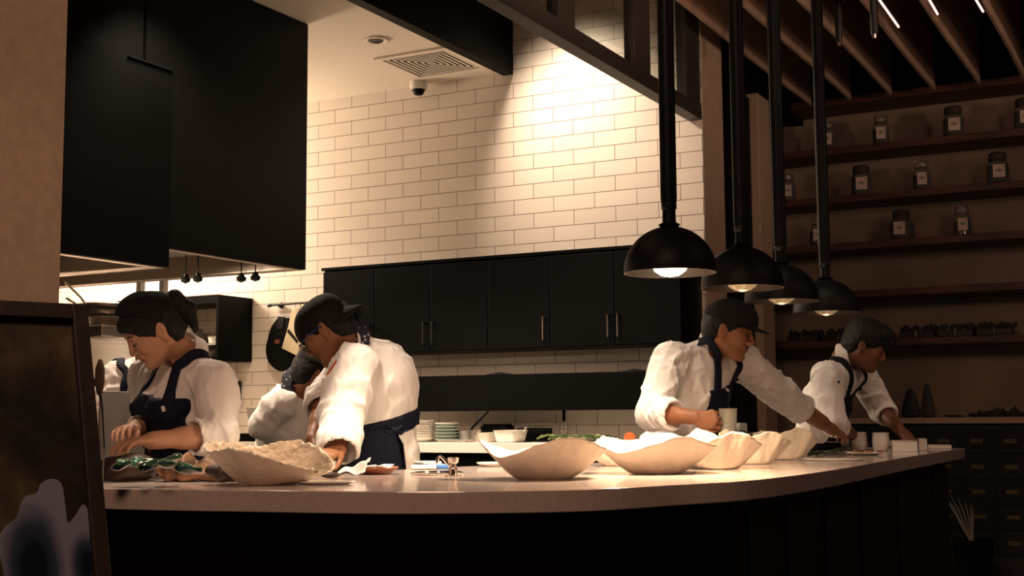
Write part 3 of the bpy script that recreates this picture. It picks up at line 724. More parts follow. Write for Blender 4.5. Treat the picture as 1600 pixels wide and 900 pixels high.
for ci in range(-8, 6):
    cx = cols[0]+ci*dx
    if cx-dx/2 < lx0 or cx+dx/2 > 2.2: continue
    for ri, z in enumerate(rz):
        d = MB().box(cx-dx/2+.005, cx+dx/2-.005, LY+.05, LY+.069, z-.085, z+.085).build('drawer', 'woodblack', t, bevel=.003)
        MB().box(cx-.042, cx+.042, LY+.045, LY+.05, z-.014, z+.014).build('label_plate', 'brass', d)
        if 0 <= ci <= 2 and ri < 4: MB().tube([(cx-.02, LY+.05, z-.03), (cx-.02, LY+.032, z-.034), (cx+.02, LY+.032, z-.034), (cx+.02, LY+.05, z-.03)], .003, 6).build('pull', 'blacksteel', d)
# objects on the ledge
def leafstone(px, w, py0, py1, lb, mtl):
    a = PY(px, py0, LY+.2); z0 = lz1+.002; h = PY(px, py0, LY+.2).z-z0; w = w*9.4/FPX
    v = []; n = 16; P = [(0, w*.6)] + [(k/n, w*(1.0-.02*k)*math.sqrt(max(0, 1-(k/n)**2.2))) for k in range(1, n+1)]
    m = MB()
    for k, (u, r) in enumerate(P): P[k] = (max(r, .001), u*h)
    m.lathe([(0, 0)]+[(r, z) for r, z in P], (a.x, a.y, z0), 20, sy=.35)
    m.build('carved_stone', mtl, label=lb, cat='ornament', smooth=True, group='pointed stones on the ledge')
M['slate'] = mat('dark_slate', (.012, .011, .010), .6, bump=.3)
M['slate2'] = mat('brown_slate', (.055, .038, .028), .6, bump=.3, var=.4, vscale=30)
leafstone(1422, 15, 606, 655, 'black pointed stone ornament on the pale ledge', 'slate')
leafstone(1448, 11, 599, 655, 'brown almond shaped stone ornament on the ledge', 'slate2')
leafstone(1377, 9, 598, 655, 'dark pointed ornament behind the fourth worker', 'slate')
m = MB()
for k in range(260):
    x = rng.uniform(PY(1480, 640, LY+.2).x, 1.2); c = (x, LY+rng.uniform(.12, .4), lz1+.004); h = rng.uniform(.02, .085)*(.6+.4*math.sin(x*9)); a = rng.uniform(-.04, .04)
    m.add([c, (c[0]+.03, c[1], c[2]+h*.5), (c[0]+a, c[1]+.01, c[2]+h), (c[0]-.03, c[1], c[2]+h*.6)], [(0, 1, 2, 3)])
m.build('dried_foliage', 'leafdark', label='low dark dried foliage lying along the pale ledge', cat='foliage', kind='stuff', solid=.003)
# spiky plant on a stool in front of the drawers
p = PD(1518, 792, 8.3)
t = thing('spiky_plant', 'pale spiky leaf sprig in a dark pot before the drawers', 'plant', (p.x, p.y, 0))
MB().lathe([(0, 0), (.07, 0), (.10, .02), (.13, .30), (.12, .31), (.11, .28), (0, .27)], (p.x, p.y, .0), 20).build('pot', 'blackmat', t, smooth=True)
M['paleleaf'] = mat('pale_leaf_tip', (.20, .17, .14), .5)
m = MB()
for k in range(9):
    a = -.9+k*.28; c = V3((p.x, p.y, .26)); tip = V3(p)+np.array([-.06+.05*math.cos(a*2), -.03, 0])+np.array([math.sin(a)*.10*-1, 0, math.cos(a)*.02-.04+.018*k])
    m.tube([c, c*.4+tip*.6+np.array([0, 0, .03]), tip], [.004, .005, .001], 6)
m.build('leaves', 'paleleaf', t)
# ------------------------------------------------------------------ people
def unit(v): v = V3(v); return v/(np.linalg.norm(v)+1e-9)
def headframe(az, pitch, roll=0):
    """columns: forward, left, up"""
    return np.array((Matrix.Rotation(az, 3, 'Z') @ Matrix.Rotation(pitch, 3, 'Y') @ Matrix.Rotation(roll, 3, 'X')))
AZ_L = math.radians(180) + YAW          # facing picture-left
AZ_R = YAW                              # facing picture-right

def add_head(F, c, R, s=1.0, neck=None, female=False, nose=1.0):
    c = V3(c); T = lambda x, y, z: c + R @ (np.array([x, y, z])*s)
    E_ = lambda p, r, k=.02, op='u', RR=None: F.ell(T(*p), [q*s for q in r], R if RR is None else RR, k*s, op)
    C_ = lambda p, q, ra, rb=None, k=.01, op='u', flat=None: F.cap(T(*p), T(*q), ra*s, (rb or ra)*s, k*s, flat, op)
    if neck is not None: F.cap(T(-.028, 0, -.04), neck, .049*s if female else .058*s, .052*s if female else .060*s, .02)
    E_((-.012, 0, .028), (.100, .078, .088), .01)
    E_((.032, 0, -.026), (.058, .058 if female else .060, .084), .03)
    for y in (-1, 1):
        C_((-.012, (.045 if female else .051)*y, -.048), (.055, (.018 if female else .024)*y, -.094), .018 if female else .022, .014 if female else .018, .03)
        E_((.060, .042*y, -.022), (.022, .020, .022), .025)
    E_((.073, 0, -.098), (.018, .020, .016), .02)
    C_((.076, -.030, .026), (.076, .030, .026), .012, k=.018)
    for y in (-1, 1): E_((.100, .031*y, .006), (.018, .019, .013), .012, 's')
    for y in (-1, 1): E_((.074, .031*y, .003), (.0145, .0155, .0125), .004)
    C_((.088, 0, .016), (.107*nose, 0, -.024), .0072, .0088, .008)
    E_((.105*nose, 0, -.029), (.011, .0105, .0092), .006)
    for y in (-1, 1): E_((.098, .013*y, -.034), (.012, .0085, .0085), .006)
    C_((.084, -.014, -.056), (.084, .014, -.056), .0095, k=.010)
    E_((.0905, 0, -.0565), (.0060, .015, .0052), .006)
    E_((.0865, 0, -.0690), (.0078, .016, .0066), .008)
    C_((.0985, -.018, -.0628), (.0985, .018, -.0628), .0030, k=.003, op='s')
    for y in (-1, 1):
        RR = R @ np.array(Matrix.Rotation(-.35*y, 3, 'Z') @ Matrix.Rotation(-.15, 3, 'Y'))
        E_((-.010, .080*y, -.006), (.019, .008, .032), .006, 'u', RR)
        E_((-.004, .090*y, -.003), (.010, .007, .019), .004, 's', RR)
        E_((-.008, .078*y, -.035), (.009, .006, .010), .006, 'u', RR)
    return T

def add_hand(F, wr, kn, normal, s=1.0, curl=(.5, .7, .5), side=1, thumb=(.7, .2), spread=.0, fist=False):
    """wr wrist, kn direction point of the knuckles, normal = back of the hand, side = where the thumb is (+1: along cross(dir, normal))"""
    wr = V3(wr); d = unit(V3(kn)-wr); n = unit(normal); n = unit(n-d*(n@d)); t = np.cross(d, n)*side
    pl = .088*s
    F.cap(wr+d*.012, wr+d*pl*.80+t*.012*s, .024*s, .022*s, .012, (n, .60))
    F.cap(wr+d*.018, wr+d*pl*.82-t*.020*s, .024*s, .020*s, .012, (n, .60))
    F.cap(wr+d*.03+t*.01, wr+d*pl*.9, .026*s, .028*s, .012, (n, .50))
    L = [.072, .080, .074, .058]; off = [.029, .0095, -.0105, -.030]
    tips = []
    for i in range(4):
        p = wr + d*(pl*(1-.05*abs(i-1.2)))*1.0 + t*off[i]*s; a = 0; r = [.0088, .0082, .0074, .0064]; r = [q*s*(.88 if i == 3 else 1) for q in r]
        dd = unit(d + t*(spread*(1.5-i)))
        F.cap(p-d*.012, p, r[0]*1.05, r[0]*1.02, .006)
        seg = [.45, .30, .25]
        for j in range(3):
            a += curl[j]*(1+.10*i)
            q = p + (dd*math.cos(a) - n*math.sin(a))*L[i]*seg[j]*s
            F.cap(p, q, r[j], r[j+1], .0022 if j else .004); p = q
        tips.append(p)
    # thumb
    b = wr + d*.022*s + t*.024*s
    d1 = unit(d*math.cos(thumb[0]) + t*math.sin(thumb[0]) - n*.35)
    p1 = b + d1*.040*s; d2 = unit(d1*.75 + d*.45 - n*thumb[1]); p2 = p1 + d2*.030*s; d3 = unit(d2 + d*.3 - t*thumb[1]*.8 - n*thumb[1]*.5); p3 = p2+d3*.024*s
    F.cap(b, p1, .0145*s, .0115*s, .010); F.cap(p1, p2, .0108*s, .0098*s, .003); F.cap(p2, p3, .0098*s, .0078*s, .003)
    return tips

def person(label, J, az, head, skin, feet_z=0.0, hs=1.0, female=False, cuff=(.35, .35), arms='LR', hands=None, apron='navy', hat=None, hair='short',
           fold_seed=1, girth=1.0, hb=.0042, hj=.0065, collar=True, bib=True, strapw=.017, waist_drop=0, jacket_low=-.10, waistwrap=None, nose=1., brow=True, beard=False, lipm='lips', bow=False, sleeve=1.0):
    hip, chest, neck = V3(J['hip']), V3(J['chest']), V3(J['neck']); hc = V3(J['head'])
    root = thing('person', label, 'person', (hip[0], hip[1], 0))
    fwd0 = np.array([math.cos(az), math.sin(az), 0]); up = unit(neck-hip); fwd = unit(fwd0-up*(fwd0@up)); lat = np.cross(up, fwd)
    pts = [V3(v) for v in J.values()]
    ext = []
    for s_ in 'LR':
        if 'kn'+s_ in J: ext.append(V3(J['kn'+s_]) + unit(V3(J['kn'+s_])-V3(J['wr'+s_]))*.12)
    lo = np.min(pts+ext, 0)-.14; hi = np.max(pts+ext, 0)+.14; lo[2] = min(lo[2], hip[2]-.06)+.0; 
    B = Field(lo, hi, hb)
    # body
    g = girth
    B.cap(hip, chest, .135*g, .145*g, .05, (fwd, .66)); B.cap(chest, neck-up*.03, .13*g, .06, .05, (fwd, .7))
    B.cap(J['shL'], J['shR'], .052, .052, .05)
    Rh = headframe(*head)
    T = add_head(B, hc, Rh, hs, neck, female, nose)
    for s_ in 'LR':
        sh, el, wr = V3(J['sh'+s_]), V3(J['el'+s_]), V3(J['wr'+s_])
        B.cap(sh, el, .048*g, .040*g, .03); B.cap(el, wr, .041*g, .0265, .02); 
        fa = unit(wr-el); B.cap(el+fa*.05, wr-fa*.10, .040*g, .032, .02)
        B.cap(wr-fa*.03, wr+fa*.01, .0265, .026, .01)
        h = (hands or {}).get(s_, {})
        if 'kn'+s_ in J: add_hand(B, wr, J['kn'+s_], h.get('n', (0, 0, 1)), h.get('s', .95), h.get('curl', (.35, .5, .3)), h.get('side', 1), h.get('thumb', (.6, .3)), h.get('spread', .05))
    def lipr(C):
        L = (C-hc) @ Rh/hs
        return (np.abs(L[:, 1]) < .021) & (L[:, 0] > .080) & (L[:, 2] < -.0520) & (L[:, 2] > -.0745)
    body = B.build('body', [skin, lipm], root, 1, [lipr])
    # jacket -----------------------------------------------------
    JT = Field(lo-.03, hi+.03, hj)             # trunk alone
    JT.cap(hip-up*(-jacket_low*-1)*0 + up*jacket_low, hip, .172*g, .158*g, .04, (fwd, .74))
    JT.cap(hip, chest, .152*g, .162*g, .06, (fwd, .72)); JT.cap(chest, neck-up*.045, .148*g, .072, .05, (fwd, .76))
    if female: 
        for y in (-1, 1): JT.ell(chest + fwd*.085 + lat*.062*y - up*.00, (.06, .06, .065), None, .05)
    JT.cap(V3(J['shL'])*.86+V3(J['shR'])*.14, V3(J['shR'])*.86+V3(J['shL'])*.14, .068, .068, .06)
    JK = JT.clone()
    for i, s_ in enumerate('LR'):
        sh, el, wr = V3(J['sh'+s_]), V3(J['el'+s_]), V3(J['wr'+s_]); cu = el+(wr-el)*cuff[i]
        JK.cap(sh, el, .074*g*sleeve, .066*g*sleeve, .035); JK.cap(el, cu, .066*g*sleeve, .057*g*sleeve, .02)
        fa = unit(wr-el); JK.cap(cu-fa*.030, cu+fa*.0, .060*g*sleeve, .062*g*sleeve, .006)
    U = JK.like(); o_ = .006
    U.cap(hip, chest, .135*g+o_, .145*g+o_, .05, (fwd, .66)); U.cap(chest, neck-up*.03, .13*g+o_, .06+o_, .05, (fwd, .7)); U.cap(J['shL'], J['shR'], .052+o_, .052+o_, .05)
    for i, s_ in enumerate('LR'):
        sh, el, wr = V3(J['sh'+s_]), V3(J['el'+s_]), V3(J['wr'+s_]); cu = el+(wr-el)*cuff[i]; fa = unit(wr-el)
        U.cap(sh, el, .048*g+o_, .040*g+o_, .03); U.cap(el, cu-fa*.01, .041*g+o_, .041*g+o_, .02)
    JK.F = np.minimum(JK.F, U.F)
    JK.fold(.018, 52, fold_seed, band=.05); JK.fold(.008, 120, fold_seed+50, band=.03)
    for i, s_ in enumerate('LR'):
        el, wr = V3(J['el'+s_]), V3(J['wr'+s_]); cu = el+(wr-el)*cuff[i]; fa = unit(wr-el)
        JK.cap(cu+fa*.052, cu+fa*.30, .06, .05, .004, None, 's')
        JK.cap(cu+fa*.022, cu+fa*.2, .043, .043, .004, None, 's')
    # neck opening
    nd = unit(T(-.02, 0, -.06)-neck)
    JK.cap(neck+nd*.005, neck+nd*.2, .062, .075, .006, None, 's')
    JK.cap(neck+nd*.075, neck+nd*.3, .075, .09, .004, None, 's')
    jk = JK.build('chef_jacket', 'cloth', root, 1)
    if collar:
        K = Field(neck-.15, neck+.18, .0036); c0 = neck-nd*.018
        K.cap(c0, c0+nd*.062, .079, .071, .004); K.cap(c0-nd*.05, c0+nd*.2, .068, .061, .004, None, 's'); K.half(c0+nd*.060, nd); K.half(c0, -nd)
        K.cap(c0+fwd*.08+nd*.06, c0+fwd*.08-nd*.04, .016, .010, .004, None, 's')
        K.build('collar', 'cloth', jk, 1)
    # trousers, shoes
    Tr = Field(np.array([hip[0]-.4, hip[1]-.4, 0.0]), np.array([hip[0]+.4, hip[1]+.4, hip[2]+.1]), .014)
    for y in (-1, 1):
        h0 = hip+lat*.085*y; an = np.array([hip[0], hip[1], .09])+lat*.10*y; kn = (h0+an)/2+fwd0*.03
        Tr.cap(h0, kn, .095, .07, .03); Tr.cap(kn, an, .072, .06, .02)
    Tr.cap(hip-lat*.06, hip+lat*.06, .115, .115, .03)
    Tr.build('trousers', 'trouser', root, 1)
    for y in (-1, 1):
        an = np.array([hip[0], hip[1], .045])+lat*.10*y
        S = Field(an-.22, an+.24, .012); S.cap(an-fwd0*.04, an+fwd0*.16, .044, .040, .01); S.cap(an, an+np.array([0, 0, .06]), .045, .05, .02); S.half((an[0], an[1], .004), (0, 0, -1)); S.build('shoe', 'shoe', root, 1)
    # apron ------------------------------------------------------
    if apron:
        am = {'navy': 'navy', 'black': 'navyblack'}[apron]
        RT = np.stack([fwd, lat, up], 1)
        base = JK.clone(); base.F -= .009
        A = base.like(); big = base.clone()
        parts = []
        def clip(f, mask): m = base.clone(); m.F = np.maximum(m.F, mask.F); return m
        msk = base.like()
        if bib:
            L = float((neck-hip)@up)
            msk.obox(hip+up*L*.37+fwd*.14, RT, (.16, .135, L*.35), .01, .001)
            msk.obox(hip+up*L*.12+fwd*.10, RT, (.16, .17, L*.14), .01, .03)
        else: L = float((neck-hip)@up)
        wd = waist_drop
        msk.obox(hip+up*(.02+wd), RT, (.32, .30, .035), .01, .001)
        ap = clip(base, msk)
        # only the trunk wears it: keep off the sleeves
        tk = JT.clone(); tk.F -= .042; ap.F = np.maximum(ap.F, tk.F)
        ar = ap.build('apron', am, root, 1)
        # skirt
        K = Field(hip-.42, hip+.30, .009); K.lo[2] = .25; 
        K = Field(np.array([hip[0]-.36, hip[1]-.36, .42]), np.array([hip[0]+.36, hip[1]+.36, hip[2]+.14]), .009)
        K.cap(hip+up*(.02+wd), np.array([hip[0], hip[1], .50])+fwd0*.03, .170*g, .20*g, .01, (fwd, .78)); K.F -= .012
        K.fold(.018, 20, fold_seed+9, dirs=.1, band=.05); K.half(hip+up*(.035+wd), up); K.half((0, 0, .5), (0, 0, -1))
        if waistwrap is not None: K.half(hip+waistwrap[1]*lat+waistwrap[0]*fwd, waistwrap[2]*lat+waistwrap[3]*fwd)
        else: K.half(hip-fwd*.06, -fwd)
        K.build('apron_skirt', am, ar, 1)
        if bib:
            SJ = JK.clone(); nd_ = unit(T(-.02, 0, -.06)-neck); SJ.cap(neck-nd_*.02, neck+nd_*.014, .082, .080, .01)
            for y in (-1, 1):
                gd = [(hip+up*L*.66, fwd+lat*.85*y), (hip+up*L*.74, fwd+lat*.88*y), (hip+up*L*.84, fwd+lat*.95*y), (hip+up*L*.90, fwd*.9+lat*1.05*y+up*.4), (neck-up*.07, fwd*.55+lat*1.0*y+up*.75), (neck-up*.06, fwd*.12+lat*1.0*y+up*.9), (neck-up*.06, -fwd*.40+lat*.9*y+up*.62)]
                sp = []
                for st0, dr in gd:
                    dr = unit(dr); a_ = .035
                    while a_ < .30 and SJ.at(st0+dr*a_) < 0: a_ += .002
                    sp.append(st0+dr*a_)
                sp = smoothpath(sp, 5); rb = []
                for q_ in range(len(sp)):
                    p_ = sp[q_]; tg = unit(sp[min(q_+1, len(sp)-1)]-sp[max(q_-1, 0)]); e_ = .012
                    nr = unit([SJ.at(p_+e_*u_)-SJ.at(p_-e_*u_) for u_ in np.eye(3)]); sd = unit(np.cross(tg, nr)); wq = strapw*(1.25 if q_ < 6 else 1)
                    for c_ in (-1, -.4, .4, 1):
                        z_ = p_+sd*wq*c_; 
                        for _ in range(3):
                            f_ = SJ.at(z_); z_ = z_-nr*np.clip(f_-.006, -.012, .012)
                        rb.append(z_)
                RB = np.array(rb).reshape(len(sp), 4, 3)
                for _ in range(2): RB[1:-1] = .5*RB[1:-1]+.25*(RB[:-2]+RB[2:])
                f_ = [(a_*4+b_, a_*4+b_+1, (a_+1)*4+b_+1, (a_+1)*4+b_) for a_ in range(len(sp)-1) for b_ in range(3)]
                MB().add(RB.reshape(-1, 3), f_).build('apron_strap', am, ar, smooth='all', solid=.006, rec=False)
        if bow:
            bp, bn = bow; m = MB(); 
            m.tube([V3(bp)+V3((0, 0, .004)), V3(bp)+lat*.045+V3((0, 0, .022)), V3(bp)+lat*.060-V3((0, 0, .005)), V3(bp)], [.008, .015, .012, .008], 8)
            m.tube([V3(bp), V3(bp)-lat*.035+V3((0, 0, .026)), V3(bp)-lat*.055-V3((0, 0, .002)), V3(bp)], [.008, .013, .012, .008], 8)
            m.tube([V3(bp)+V3((0, 0, .0)), V3(bp)+lat*.02-V3((0, 0, .09)), V3(bp)+lat*.045-V3((0, 0, .26))], [.008, .016, .018], 8, flat=.4)
            m.build('apron_bow', am, ar, smooth=True)
    # hair and hat ----------------------------------------------
    def hf(ext=.16): return Field(hc-ext*hs, hc+ext*hs, .0042)
    H = hf(.2); s = hs
    def e(Fd, p, r, k=.01, op='u'): return Fd.ell(T(*p), [q*s for q in r], Rh, k, op)
    if hair == 'short':
        e(H, (-.016, 0, .033), (.106, .084, .092)); e(H, (-.05, 0, -.01), (.066, .077, .075), .02)
        e(H, (.085, 0, -.045), (.085, .12, .083), .006, 's'); e(H, (-.012, .09, -.03), (.024, .04, .045), .004, 's'); e(H, (-.012, -.09, -.03), (.024, .04, .045), .004, 's'); 
        H.half(T(-.05, 0, -.068), Rh @ np.array([.3, 0, -1]))
    elif hair == 'full':
        e(H, (-.012, 0, .045), (.112, .090, .098)); e(H, (.060, 0, .085), (.060, .066, .045), .03); e(H, (-.05, 0, -.005), (.070, .080, .078), .02)
        e(H, (.088, 0, -.048), (.080, .12, .083), .006, 's'); e(H, (-.012, .09, -.03), (.024, .04, .043), .004, 's'); e(H, (-.012, -.09, -.03), (.024, .04, .043), .004, 's')
        e(H, (.100, .02, .070), (.030, .045, .030), .015); e(H, (.108, -.02, .055), (.022, .03, .030), .015)
        H.half(T(-.05, 0, -.072), Rh @ np.array([.3, 0, -1]))
    elif hair == 'pony':
        e(H, (-.012, 0, .034), (.108, .085, .092)); e(H, (.030, 0, .062), (.072, .074, .050), .02); e(H, (-.05, 0, -.012), (.064, .076, .070), .02)
        
        e(H, (.105, 0, -.040), (.085, .085, .094), .010, 's'); e(H, (-.010, .092, -.03), (.026, .035, .046), .004, 's'); e(H, (-.010, -.092, -.03), (.026, .035, .046), .004, 's')
        H.cap(T(-.088, 0, .055), T(-.125, 0, .060), .030*s, .026*s, .01); H.cap(T(-.125, 0, .060), T(-.145, .01, .0), .028*s, .026*s, .01); H.cap(T(-.145, .01, .0), T(-.122, .015, -.075), .026*s, .012*s, .01)
        H.half(T(-.05, 0, -.075), Rh @ np.array([.45, 0, -1]), 0) if False else None
    H.fold(.004, 160, fold_seed+3, band=.02)
    hr = H.build('hair', 'hair', root, 1)
    if hat:
        K = hf(.24)
        if hat == 'beanie':
            K = hf(.2); e(K, (-.006, 0, .048), (.108, .089, .094)); e(K, (.018, 0, .100), (.055, .062, .046), .03); 
            K.half(T(0, 0, .046), Rh @ np.array([.95, 0, -1])); K.fold(.006, 40, 4); K.build('chef_cap', 'cap', root, 1)
            b_ = hf(.2); e(b_, (-.006, 0, .048), (.1105, .0910, .0955)); b_.half(T(0, 0, .044), Rh @ np.array([.95, 0, -1])); b_.half(T(0, 0, .072), Rh @ np.array([-.95, 0, 1])); b_.build('cap_band', 'cap', root, 1)
        else:
            back = hat == 'back'; sg = -1 if back else 1
            e(K, (-.006, 0, .040), (.114, .091, .096)); e(K, (.050*sg, 0, .060), (.055, .062, .060), .03)
            K.half(T(0, 0, .034), Rh @ np.array([-.10 if not back else -.15, 0, -1])); K.fold(.004, 40, fold_seed+2)
            cp = K.build('baseball_cap', 'cap', root, 1)
            br = MB(); n = 16; P = []
            for j in range(n+1):
                tt = -1.15+2.3*j/n
                for q in (0, 1, 2, 3):
                    rx = .100+ q*(.024 if not back else .029)*math.cos(tt*.8); ry = .082 + q*.003
                    x = sg*rx*math.cos(tt); y = ry*math.sin(tt); z = (.040 if not back else .040) - .010*(y/.08)**2*(1 if hat != 'flat' else .3) - (q*.0045 if not back else q*.019)
                    P.append(T(x, y, z))
            f = [(j*4+q, j*4+q+1, (j+1)*4+q+1, (j+1)*4+q) for j in range(n) for q in range(3)]
            br.add(P, f); br.build('visor', 'cap', cp, smooth='all', solid=.004)
    if brow:
        m = MB()
        for y in (-1, 1): m.tube([T(.0905, .016*y, .024), T(.0905, .032*y, .0295), T(.078, .050*y, .024)], [.0030*s, .0042*s, .0018*s], 8, flat=.8)
        m.build('eyebrows', 'hair', root, smooth=True)
        m = MB()
        for y in (-1, 1): m.tube([T(.0855, .017*y, -.0035), T(.0900, .027*y, -.0070), T(.0890, .036*y, -.0070), T(.0790, .0475*y, -.001)], [.0012*s, .0022*s, .0022*s, .0016*s], 8)
        m.build('eyelashes', 'hair', root, smooth=True)
    return dict(root=root, B=B, JK=JK, T=T, R=Rh, fwd=fwd, lat=lat, up=up, hc=hc, jacket=jk)

def patch(P, x, y, w, h, mtl, name, parent, rot=0, th=.0015, F='JK', off=.0012):
    p, n = P[F].hit(x, y)
    if p is None: print('patch missed', name); return None
    upv = np.array([0, 0, 1.]); a = unit(np.cross(upv, n)); b = np.cross(n, a); c, s_ = math.cos(rot), math.sin(rot); a, b = a*c+b*s_, b*c-a*s_
    m = MB().obox(p+n*off, [a, b, n], (w/2, h/2, th)); return m.build(name, mtl, parent, bevel=.0006)
def HL(wr, kn): return V3(kn)

# 1: woman at the left of the counter
d = 4.30
J = dict(hip=PD(300, 752, 4.42), chest=PD(288, 640, 4.40), neck=PD(292, 556, 4.38), head=PD(240, 517, 4.28),
         shL=PD(336, 594, 4.26), elL=PD(342, 680, 4.14), wrL=PD(240, 688, 3.99), knL=PD(205, 690, 3.93),
         shR=PD(232, 590, 4.62), elR=PD(232, 668, 4.58), wrR=PD(206, 672, 4.22), knR=PD(178, 668, 4.05))
P1 = person('woman chef with ponytail, black cap and navy apron working over the driftwood', J, AZ_L+math.radians(38), (AZ_L+math.radians(24), .60, -.05), 'skin_light', female=True, hs=.95, hair='pony', hat='beanie', cuff=(.30, .3),
            hands={'L': dict(n=(-.1, -.5, 1), side=1, curl=(.22, .40, .25), thumb=(.4, .4), s=.92), 'R': dict(n=(-.1, -.2, 1), side=-1, curl=(.25, .40, .3), thumb=(.4, .5), s=.92)}, fold_seed=11, girth=.96, nose=.97, sleeve=.95)
patch(P1, 257, 641, .012, .020, 'white', 'apron_tag', P1['root'], .3, off=.020)
# 2: man with cap turned backwards and blue spectacles
J = dict(hip=PD(590, 725, 4.90), chest=PD(589, 600, 4.92), neck=PD(551, 532, 4.88), head=PD(511, 518, 4.84),
         shL=PD(555, 574, 4.74), elL=PD(534, 645, 4.62), wrL=PD(530, 700, 4.46), knL=PD(508, 712, 4.38),
         shR=PD(556, 564, 5.10), elR=PD(509, 628, 5.00), wrR=PD(489, 686, 4.80), knR=PD(487, 712, 4.72))
P2 = person('man chef seen from behind with cap turned backwards and blue spectacles', J, AZ_L-math.radians(38), (AZ_L-math.radians(10), .66, 0), 'skin_brown', hs=1.0, hair='short', hat='back', cuff=(.9, .0), sleeve=1.18,
            hands={'L': dict(n=(.2, -1, .3), side=-1, curl=(.6, .7, .4), thumb=(.5, .3)), 'R': dict(n=(-.5, -.6, .2), side=1, curl=(.5, .6, .4))}, fold_seed=23, girth=1.05, bib=False, waist_drop=.120, jacket_low=-.20, waistwrap=(-.02, -.09, -1, -.8), lipm='lipsd')
# 3: man behind the second worker, back turned
J = dict(hip=PD(440, 722, 6.2), chest=PD(446, 655, 6.15), neck=PD(468, 610, 6.1), head=PD(491, 586, 6.08),
         shL=PD(476, 620, 6.30), elL=PD(500, 660, 6.45), wrL=PD(520, 676, 6.5), knL=PD(532, 678, 6.5),
         shR=PD(434, 634, 5.98), elR=PD(411, 664, 6.0), wrR=PD(440, 690, 6.35), knR=PD(455, 694, 6.45))
P3 = person('man chef bending away in the background with black cap and spotted neckerchief', J, AZ_R-math.radians(-38), (AZ_R+math.radians(28), .35, 0), 'skin_brown', hs=.98, hair='short', hat='front', cuff=(.9, .9), fold_seed=31, bib=False, apron=None, hb=.006, hj=.009, jacket_low=-.16, brow=False)
# 4: chef holding a beaker and reaching right
J = dict(hip=PD(1064, 722, 5.60), chest=PD(1088, 610, 5.46), neck=PD(1118, 532, 5.42), head=PD(1139, 517, 5.38),
         shR=PD(1047, 562, 5.34), elR=PD(1020, 645, 5.22), wrR=PD(1086, 652, 5.02), knR=PD(1112, 655, 4.98),
         shL=PD(1160, 566, 5.58), elL=PD(1222, 618, 5.72), wrL=PD(1300, 671, 6.05), knL=PD(1328, 683, 6.22))
P4 = person('man chef in dark flat visor cap holding a clear beaker and reaching right', J, AZ_R-math.radians(38), (AZ_R-math.radians(20), .26, .0), 'skin_brown', hs=1.0, hair='short', hat='flat', cuff=(.35, .42),
            hands={'R': dict(n=(-.1, -1, .1), side=1, curl=(1.0, 1.2, .8), thumb=(.4, .9)), 'L': dict(n=(.35, -.3, 1), side=1, curl=(.25, .45, .3), thumb=(.5, .3))}, fold_seed=45, girth=1.05, lipm='lipsd', nose=1.03)
# 5: chef at the far right
J = dict(hip=PD(1270, 712, 6.62), chest=PD(1290, 628, 6.48), neck=PD(1318, 560, 6.42), head=PD(1352, 541, 6.38),
         shR=PD(1290, 588, 6.26), elR=PD(1302, 660, 6.20), wrR=PD(1332, 680, 6.52), knR=PD(1344, 688, 6.62),
         shL=PD(1345, 585, 6.62), elL=PD(1378, 640, 6.66), wrL=PD(1406, 672, 6.45), knL=PD(1420, 688, 6.40))
P5 = person('man chef with bare black hair working at the right counter end', J, AZ_R-math.radians(32), (AZ_R-math.radians(18), .42, .0), 'skin_dark', hs=1.0, hair='full', cuff=(.25, .2), apron='black',
            hands={'R': dict(n=(0, -.6, 1), side=1), 'L': dict(n=(0, -.3, 1), side=-1)}, fold_seed=57, girth=.96, hb=.005, hj=.007, lipm='lipsd')
# 6: chef mostly hidden behind the woman
J = dict(hip=PD(205, 712, 5.5), chest=PD(200, 640, 5.5), neck=PD(226, 580, 5.46), head=PD(252, 545, 5.42),
         shL=PD(238, 592, 5.68), elL=PD(250, 650, 5.6), wrL=PD(232, 680, 5.4), knL=PD(220, 684, 5.3),
         shR=PD(182, 592, 5.34), elR=PD(172, 650, 5.24), wrR=PD(196, 672, 5.2), knR=PD(206, 676, 5.2))
P6 = person('chef mostly hidden behind the woman, white jacket shoulder and navy strap showing', J, AZ_R-math.radians(50), (AZ_R-math.radians(30), .55, 0), 'skin_brown', hs=.95, hair='short', cuff=(.4, .4), fold_seed=66, hb=.006, hj=.009)
# spectacles
T = P2['T']; sp = P2['root']; m = MB()
for y in (-1, 1):
    c = T(.106, .033*y, .002); a = P2['R'] @ np.array([0, 1, 0]); b = P2['R'] @ np.array([.1, 0, 1]); m.tube([c+.022*math.cos(t)*a+.017*math.sin(t)*b for t in np.linspace(0, 2*math.pi, 20)[:-1]], .0016, 6, closed=True)
m.tube([T(.108, -.011, .006), T(.113, 0, .009), T(.108, .011, .006)], .0016, 6)
g = m.build('spectacles', 'blackmat', sp, smooth=True); m = MB()
for y in (-1, 1): MB().tube([T(.104, .055*y, .008), T(.080, .078*y, .010), T(0, .088*y, .012), T(-.015, .086*y, .004)], .0028, 6).build('spectacle_temple', 'bluespec', g, smooth=True, label='blue temple')

